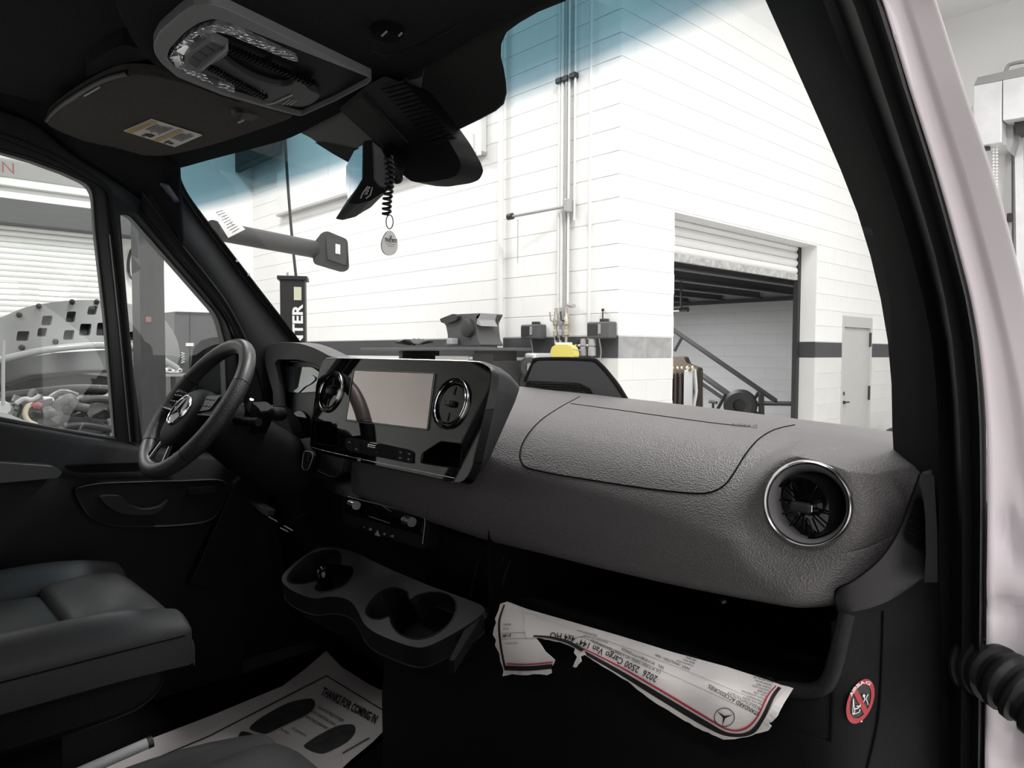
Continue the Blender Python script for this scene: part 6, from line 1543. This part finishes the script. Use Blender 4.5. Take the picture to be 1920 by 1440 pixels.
# --- airbag sticker on the knee panel
ab = thing('airbag_sticker', gL(1612, 1314), 'round red airbag warning sticker with white pictograms on the black panel at lower right', 'sticker')
sc0 = V((1612, 1314))
def gA(off): return lambda u, w: gL(u, w) + V((0.8, -0.6, 0)) * (off * 0.001)
def ell(a, r=1.0): return (sc0.x + r * (26.5 * math.cos(a) * 0.97 + 41.5 * math.sin(a) * -0.17 * -1), sc0.y + r * (41.5 * math.sin(a) + 0.0) * -1 + r * 6 * -math.cos(a))
n = 44
slab([ell(2 * PI * k / n) for k in range(n)], gA(0.6), (0, 0.001, 0)).build('sticker_disc', mat('sticker_black', (0.008, 0.008, 0.008), 0.35), ab)
m = MB()
m.loft([[gA(1.3)(*ell(2 * PI * k / n, 1.0)) for k in range(n)], [gA(1.3)(*ell(2 * PI * k / n, 0.76)) for k in range(n)]], True)
m.add([gA(1.3)(*p) for p in (ell(2.50, 0.85), ell(2.18, 0.85), ell(-0.64, 0.85), ell(-0.96, 0.85))], [(0, 1, 2, 3)])
m.build('red_ring', mat('sticker_red', (0.42, 0.025, 0.04), 0.4), ab)
m = MB(); ga = gA(2.0)
letter_curve(m, 'AIRBAG', [ell(2.72 - 1.75 * k / 30, 0.80) for k in range(31)], 5.6, ga, bold=0.03)
def stroke(pts, w=1.5):
    for a, b in zip(pts, pts[1:]):
        a, b = V(a), V(b); d = (b - a).normalized(); q = V((-d.y, d.x)) * w / 2
        m.add([ga(*(a + q)), ga(*(b + q)), ga(*(b - q)), ga(*(a - q))], [(0, 1, 2, 3)])
stroke([(1598, 1308), (1601, 1334), (1597, 1338), (1609, 1334), (1611, 1328)], 1.4); stroke([(1597, 1338), (1598, 1308)], 1.2); stroke([(1600, 1328), (1607, 1326), (1612, 1320)], 2.2); stroke([(1604, 1322), (1611, 1323)], 2)
stroke([(1626, 1300), (1622, 1308), (1626, 1320)], 1.4); stroke([(1618, 1304), (1620, 1310), (1617, 1314)], 1.6); stroke([(1612, 1352), (1615, 1350)], 2.4)
m.add([ga(1618 + 2.6 * math.cos(k * PI / 5), 1303 + 3 * math.sin(k * PI / 5)) for k in range(10)], [tuple(range(10))])
m.build('pictogram', M_whiteprint, ab)

# --- seats
def seat(name, x0, label, wid=0.50, y1=0.45, ztop_=1.205, fz=0.0, bz=0.0):
    s = thing(name, (x0, 0.15, 0.78), label, 'seat')
    hw = wid / 2
    # cushion cloth panel
    def grid(name_, ax0, ax1, ay0, ay1, f, m_, thick=0.06, bv=0.016):
        rows = []
        for i in range(15):
            rows.append([V((ax0 + (ax1 - ax0) * j / 12, ay0 + (ay1 - ay0) * i / 14, 0)) for j in range(13)])
        top = [[V((p.x, p.y, f(j / 12, i / 14))) for j, p in enumerate(r)] for i, r in enumerate(rows)]
        mb = MB(); mb.loft(top)
        n0 = len(top[0]); per = [(0, j) for j in range(13)] + [(i, 12) for i in range(1, 15)] + [(14, j) for j in range(11, -1, -1)] + [(i, 0) for i in range(13, 0, -1)]
        a = [top[i][j] for i, j in per]; b = [p - V((0, 0, thick)) for p in a]
        mb.loft([a, b], True)
        return mb.build(name_, m_, s, smooth=70, bevel=bv, seg=4)
    edge = lambda t, k=6: 1 - abs(2 * t - 1) ** k
    grid('cushion_centre', x0 - hw + 0.10, x0 + hw - 0.10, -0.10, y1 - 0.15, lambda a, b: ztop_ - 0.03 + 0.016 * edge(a) * edge(b, 8), M_seatcl)
    grid('cushion_front', x0 - hw + 0.085, x0 + hw - 0.085, y1 - 0.17, y1 + 0.03, lambda a, b: fz + ztop_ - 0.025 + 0.036 * edge(a, 6) * (math.sin(PI * min(b * 0.95 + 0.12, 1)) ** 0.55) - 0.055 * max(0, (b - 0.6) / 0.4) ** 2.2, M_seat, 0.05)
    for sg in (-1, 1):
        xa, xb = (x0 - hw, x0 - hw + 0.115) if sg < 0 else (x0 + hw - 0.115, x0 + hw)
        grid('side_bolster', xa, xb, -0.12, y1 - 0.005, lambda a, b, sg=sg: bz + ztop_ - 0.025 + 0.05 * math.sin(PI * min(max(a * 0.9 + 0.05, 0), 1)) ** 0.8 * (1 - 0.55 * max(0, (b - 0.7) / 0.3) ** 2), M_seat, 0.064)
    MB().tube([V((x0 + hw + 0.001, -0.1 + (y1 + 0.08) * k / 8, ztop_ - 0.028)) for k in range(9)], 0.0013, 6).build('seam_piping', M_void, s)
    # plastic plinth
    rows = []
    prof = [(-0.12, 1.146), (0.10, 1.15), (0.25, 1.15), (y1 - 0.10, 1.147), (y1 - 0.055, 1.132), (y1 - 0.045, 1.095), (y1 - 0.07, 1.062), (y1 - 0.13, 1.046), (0.1, 1.042), (-0.12, 1.042)]
    c = cr([(a, b) for a, b in prof], 3, True)
    mb = MB(); mb.prism([V((x0 - hw + 0.02, p.x, p.y + ztop_ - 1.198)) for p in c], (wid - 0.035, 0, 0)); mb.build('seat_plinth', M_lowdash, s, bevel=0.014, seg=3, smooth=40)
    MB().span((x0 - hw + 0.05, -0.12, 0.775), (x0 + hw - 0.05, y1 - 0.2, 1.05 + ztop_ - 1.198)).build('seat_box', M_void, s)
    m = MB(); m.prism([(x0 - hw + 0.03, -0.12, 1.15), (x0 - hw + 0.03, -0.26, 1.78), (x0 - hw + 0.03, -0.38, 1.78), (x0 - hw + 0.03, -0.26, 1.1)], (wid - 0.06, 0, 0)); m.build('seat_back', M_seat, s, bevel=0.05, seg=4)
    return s
s1 = seat('driver_seat', -0.43, 'charcoal vinyl driver seat with stitched cushion at the left', 0.52, 0.445, 1.198)
s2_ = seat('passenger_seat', 0.405, 'charcoal passenger seat cushion whose front edge shows at the bottom of the picture', 0.52, 0.425, 1.15, 0.022, -0.010)
sr = thing('seat_rail', PZ(250, 1410, 0.95), 'silver metal tube with black end beside the driver seat base', 'rail')
a, b = PX(170, 1440, -0.13), PX(276, 1394, -0.13)
MB().tube([a + (a - b) * 0.6, b], 0.009, 14).build('tube', M_lsteel, sr, smooth=60)
MB().tube([b, b + (b - a) * 0.10], 0.0095, 14).build('end_plug', M_black, sr, smooth=60)

# --- thin sheet on the windshield standing in for the reflection of a printed paper
nt = thing('notice_reflection', PW(428, 415, 0.008), 'faint white reflection of a printed paper, built as a sheet on the windshield beside the driver pillar', 'notice')
gN = lambda o: (lambda u, w: PW(u, w, o))
M_thin = bpy.data.materials.new('thin_translucent_sheet'); M_thin.use_nodes = True
_nt = M_thin.node_tree; _nt.nodes.clear(); _o = _nt.nodes.new('ShaderNodeOutputMaterial'); _a = _nt.nodes.new('ShaderNodeBsdfTransparent'); _b = _nt.nodes.new('ShaderNodeBsdfTranslucent'); _m = _nt.nodes.new('ShaderNodeMixShader')
_a.inputs[0].default_value = (0.95, 0.95, 0.95, 1); _b.inputs[0].default_value = (0.9, 0.9, 0.9, 1); _m.inputs[0].default_value = 0.45
_nt.links.new(_a.outputs[0], _m.inputs[1]); _nt.links.new(_b.outputs[0], _m.inputs[2]); _nt.links.new(_m.outputs[0], _o.inputs[0])
MB().add([gN(0.006)(u, w) for u, w in ((398, 398), (422, 390), (460, 430), (428, 446))], [(0, 1, 2, 3)]).build('reflection_sheet', M_thin, nt)
m = MB()
for i in range(9):
    a, b = V((402 + i * 3.4, 399 + i * 5)), V((420 + i * 3.8, 393 + i * 4.2)); k = 0.15 + 0.2 * ((i * 7) % 3) / 3
    p, q = a.lerp(b, k), a.lerp(b, 0.9)
    m.add([gN(0.0072)(p.x, p.y), gN(0.0072)(q.x, q.y), gN(0.0072)(q.x + 0.5, q.y + 1.2), gN(0.0072)(p.x + 0.5, p.y + 1.2)], [(0, 1, 2, 3)])
for (x0_, y0_, x1_, y1_) in ((405, 398, 412, 406), (418, 404, 424, 412), (430, 414, 437, 424)):
    m.add([gN(0.0072)(x0_, y0_), gN(0.0072)(x0_ + 1.2, y0_), gN(0.0072)(x1_ + 1.2, y1_), gN(0.0072)(x1_, y1_)], [(0, 1, 2, 3)])
m.build('reflection_print', mat('print_grey', (0.25, 0.25, 0.25), 0.7), nt)

# small pieces belong to the part they sit on
SUB = {'emblem_ring': 'hub', 'emblem_plate': 'hub', 'emblem_star': 'hub', 'hood_clip': 'hood_inner_frame', 'hood_edge': 'hood_inner_frame', 'label_header': 'warning_label', 'label_print': 'warning_label', 'label_title': 'warning_label',
       'lamp_prism': 'lamp_lens', 'button_icon': ('button_strip', 'button_row'), 'display_line': 'display', 'door_handle': 'handle_recess_panel', 'window_switch': 'handle_recess_panel', 'recess_rim': 'handle_recess_panel',
       'grille_slat': 'hood_grille', 'demister_slat': 'side_demister', 'mirror_button': 'housing', 'button_outline': 'housing', 'fob_button': 'fob_body', 'fob_rim': 'fob_body', 'button_mark': 'button_pod', 'blade': 'barrel',
       'thumb_knob': 'barrel', 'knob_chrome': 'barrel', 'clip_pin': ('visor_clip', 'clip_base'), 'door_lever': 'door_1', 'screen_edge': 'screen_bezel', 'needle_ring': 'display_glass', 'head_plate': 'sensor_head', 'well_rim': 'cup_well',
       'skirt_edge': 'skirt', 'seam_piping': 'side_bolster', 'chrome_face': 'lighter_body', 'lighter_top': 'lighter_body', 'divider_bead': 'window_frame', 'frame_ridge': 'window_frame', 'window_seal': 'window_frame', 'corner_trim': 'window_frame'}
for o in list(SC.objects):
    if o.parent is None or o.parent.parent is not None: continue
    want = SUB.get(o.name.split('.')[0])
    if not want: continue
    want = (want,) if isinstance(want, str) else want
    for q in o.parent.children:
        if q is not o and q.name.split('.')[0] in want and not o.children:
            o.parent = q; break
# parts that look different from the rest of their thing
PART_LABELS = {'emblem_star': 'chrome three-pointed star', 'emblem_ring': 'chrome emblem ring', 'lid': 'white lid', 'warning_label': 'white and ochre warning label', 'red_ring': 'red prohibition ring',
               'lamp_lens': 'clear faceted lamp lens', 'screen': 'glossy beige-reflecting screen', 'chrome_strip': 'thin chrome strip', 'bottom_bar': 'scuffed pale bottom bar', 'chrome_corner': 'chrome corner post',
               'spoke_trim': 'metallic spoke trim', 'white_lettering': 'white vertical lettering', 'red_lettering': 'faded red lettering', 'red_label': 'small red label', 'black_border': 'black printed border',
               'red_border': 'thin red printed line', 'shoe_print': 'dark shoe sole print', 'chrome_face': 'chrome face', 'raised_bar': 'raised white bar', 'tag_print': 'black tag lettering'}
for o in SC.objects:
    if o.parent is not None:
        k = o.name.split('.')[0]
        if k in PART_LABELS: o['label'] = PART_LABELS[k]
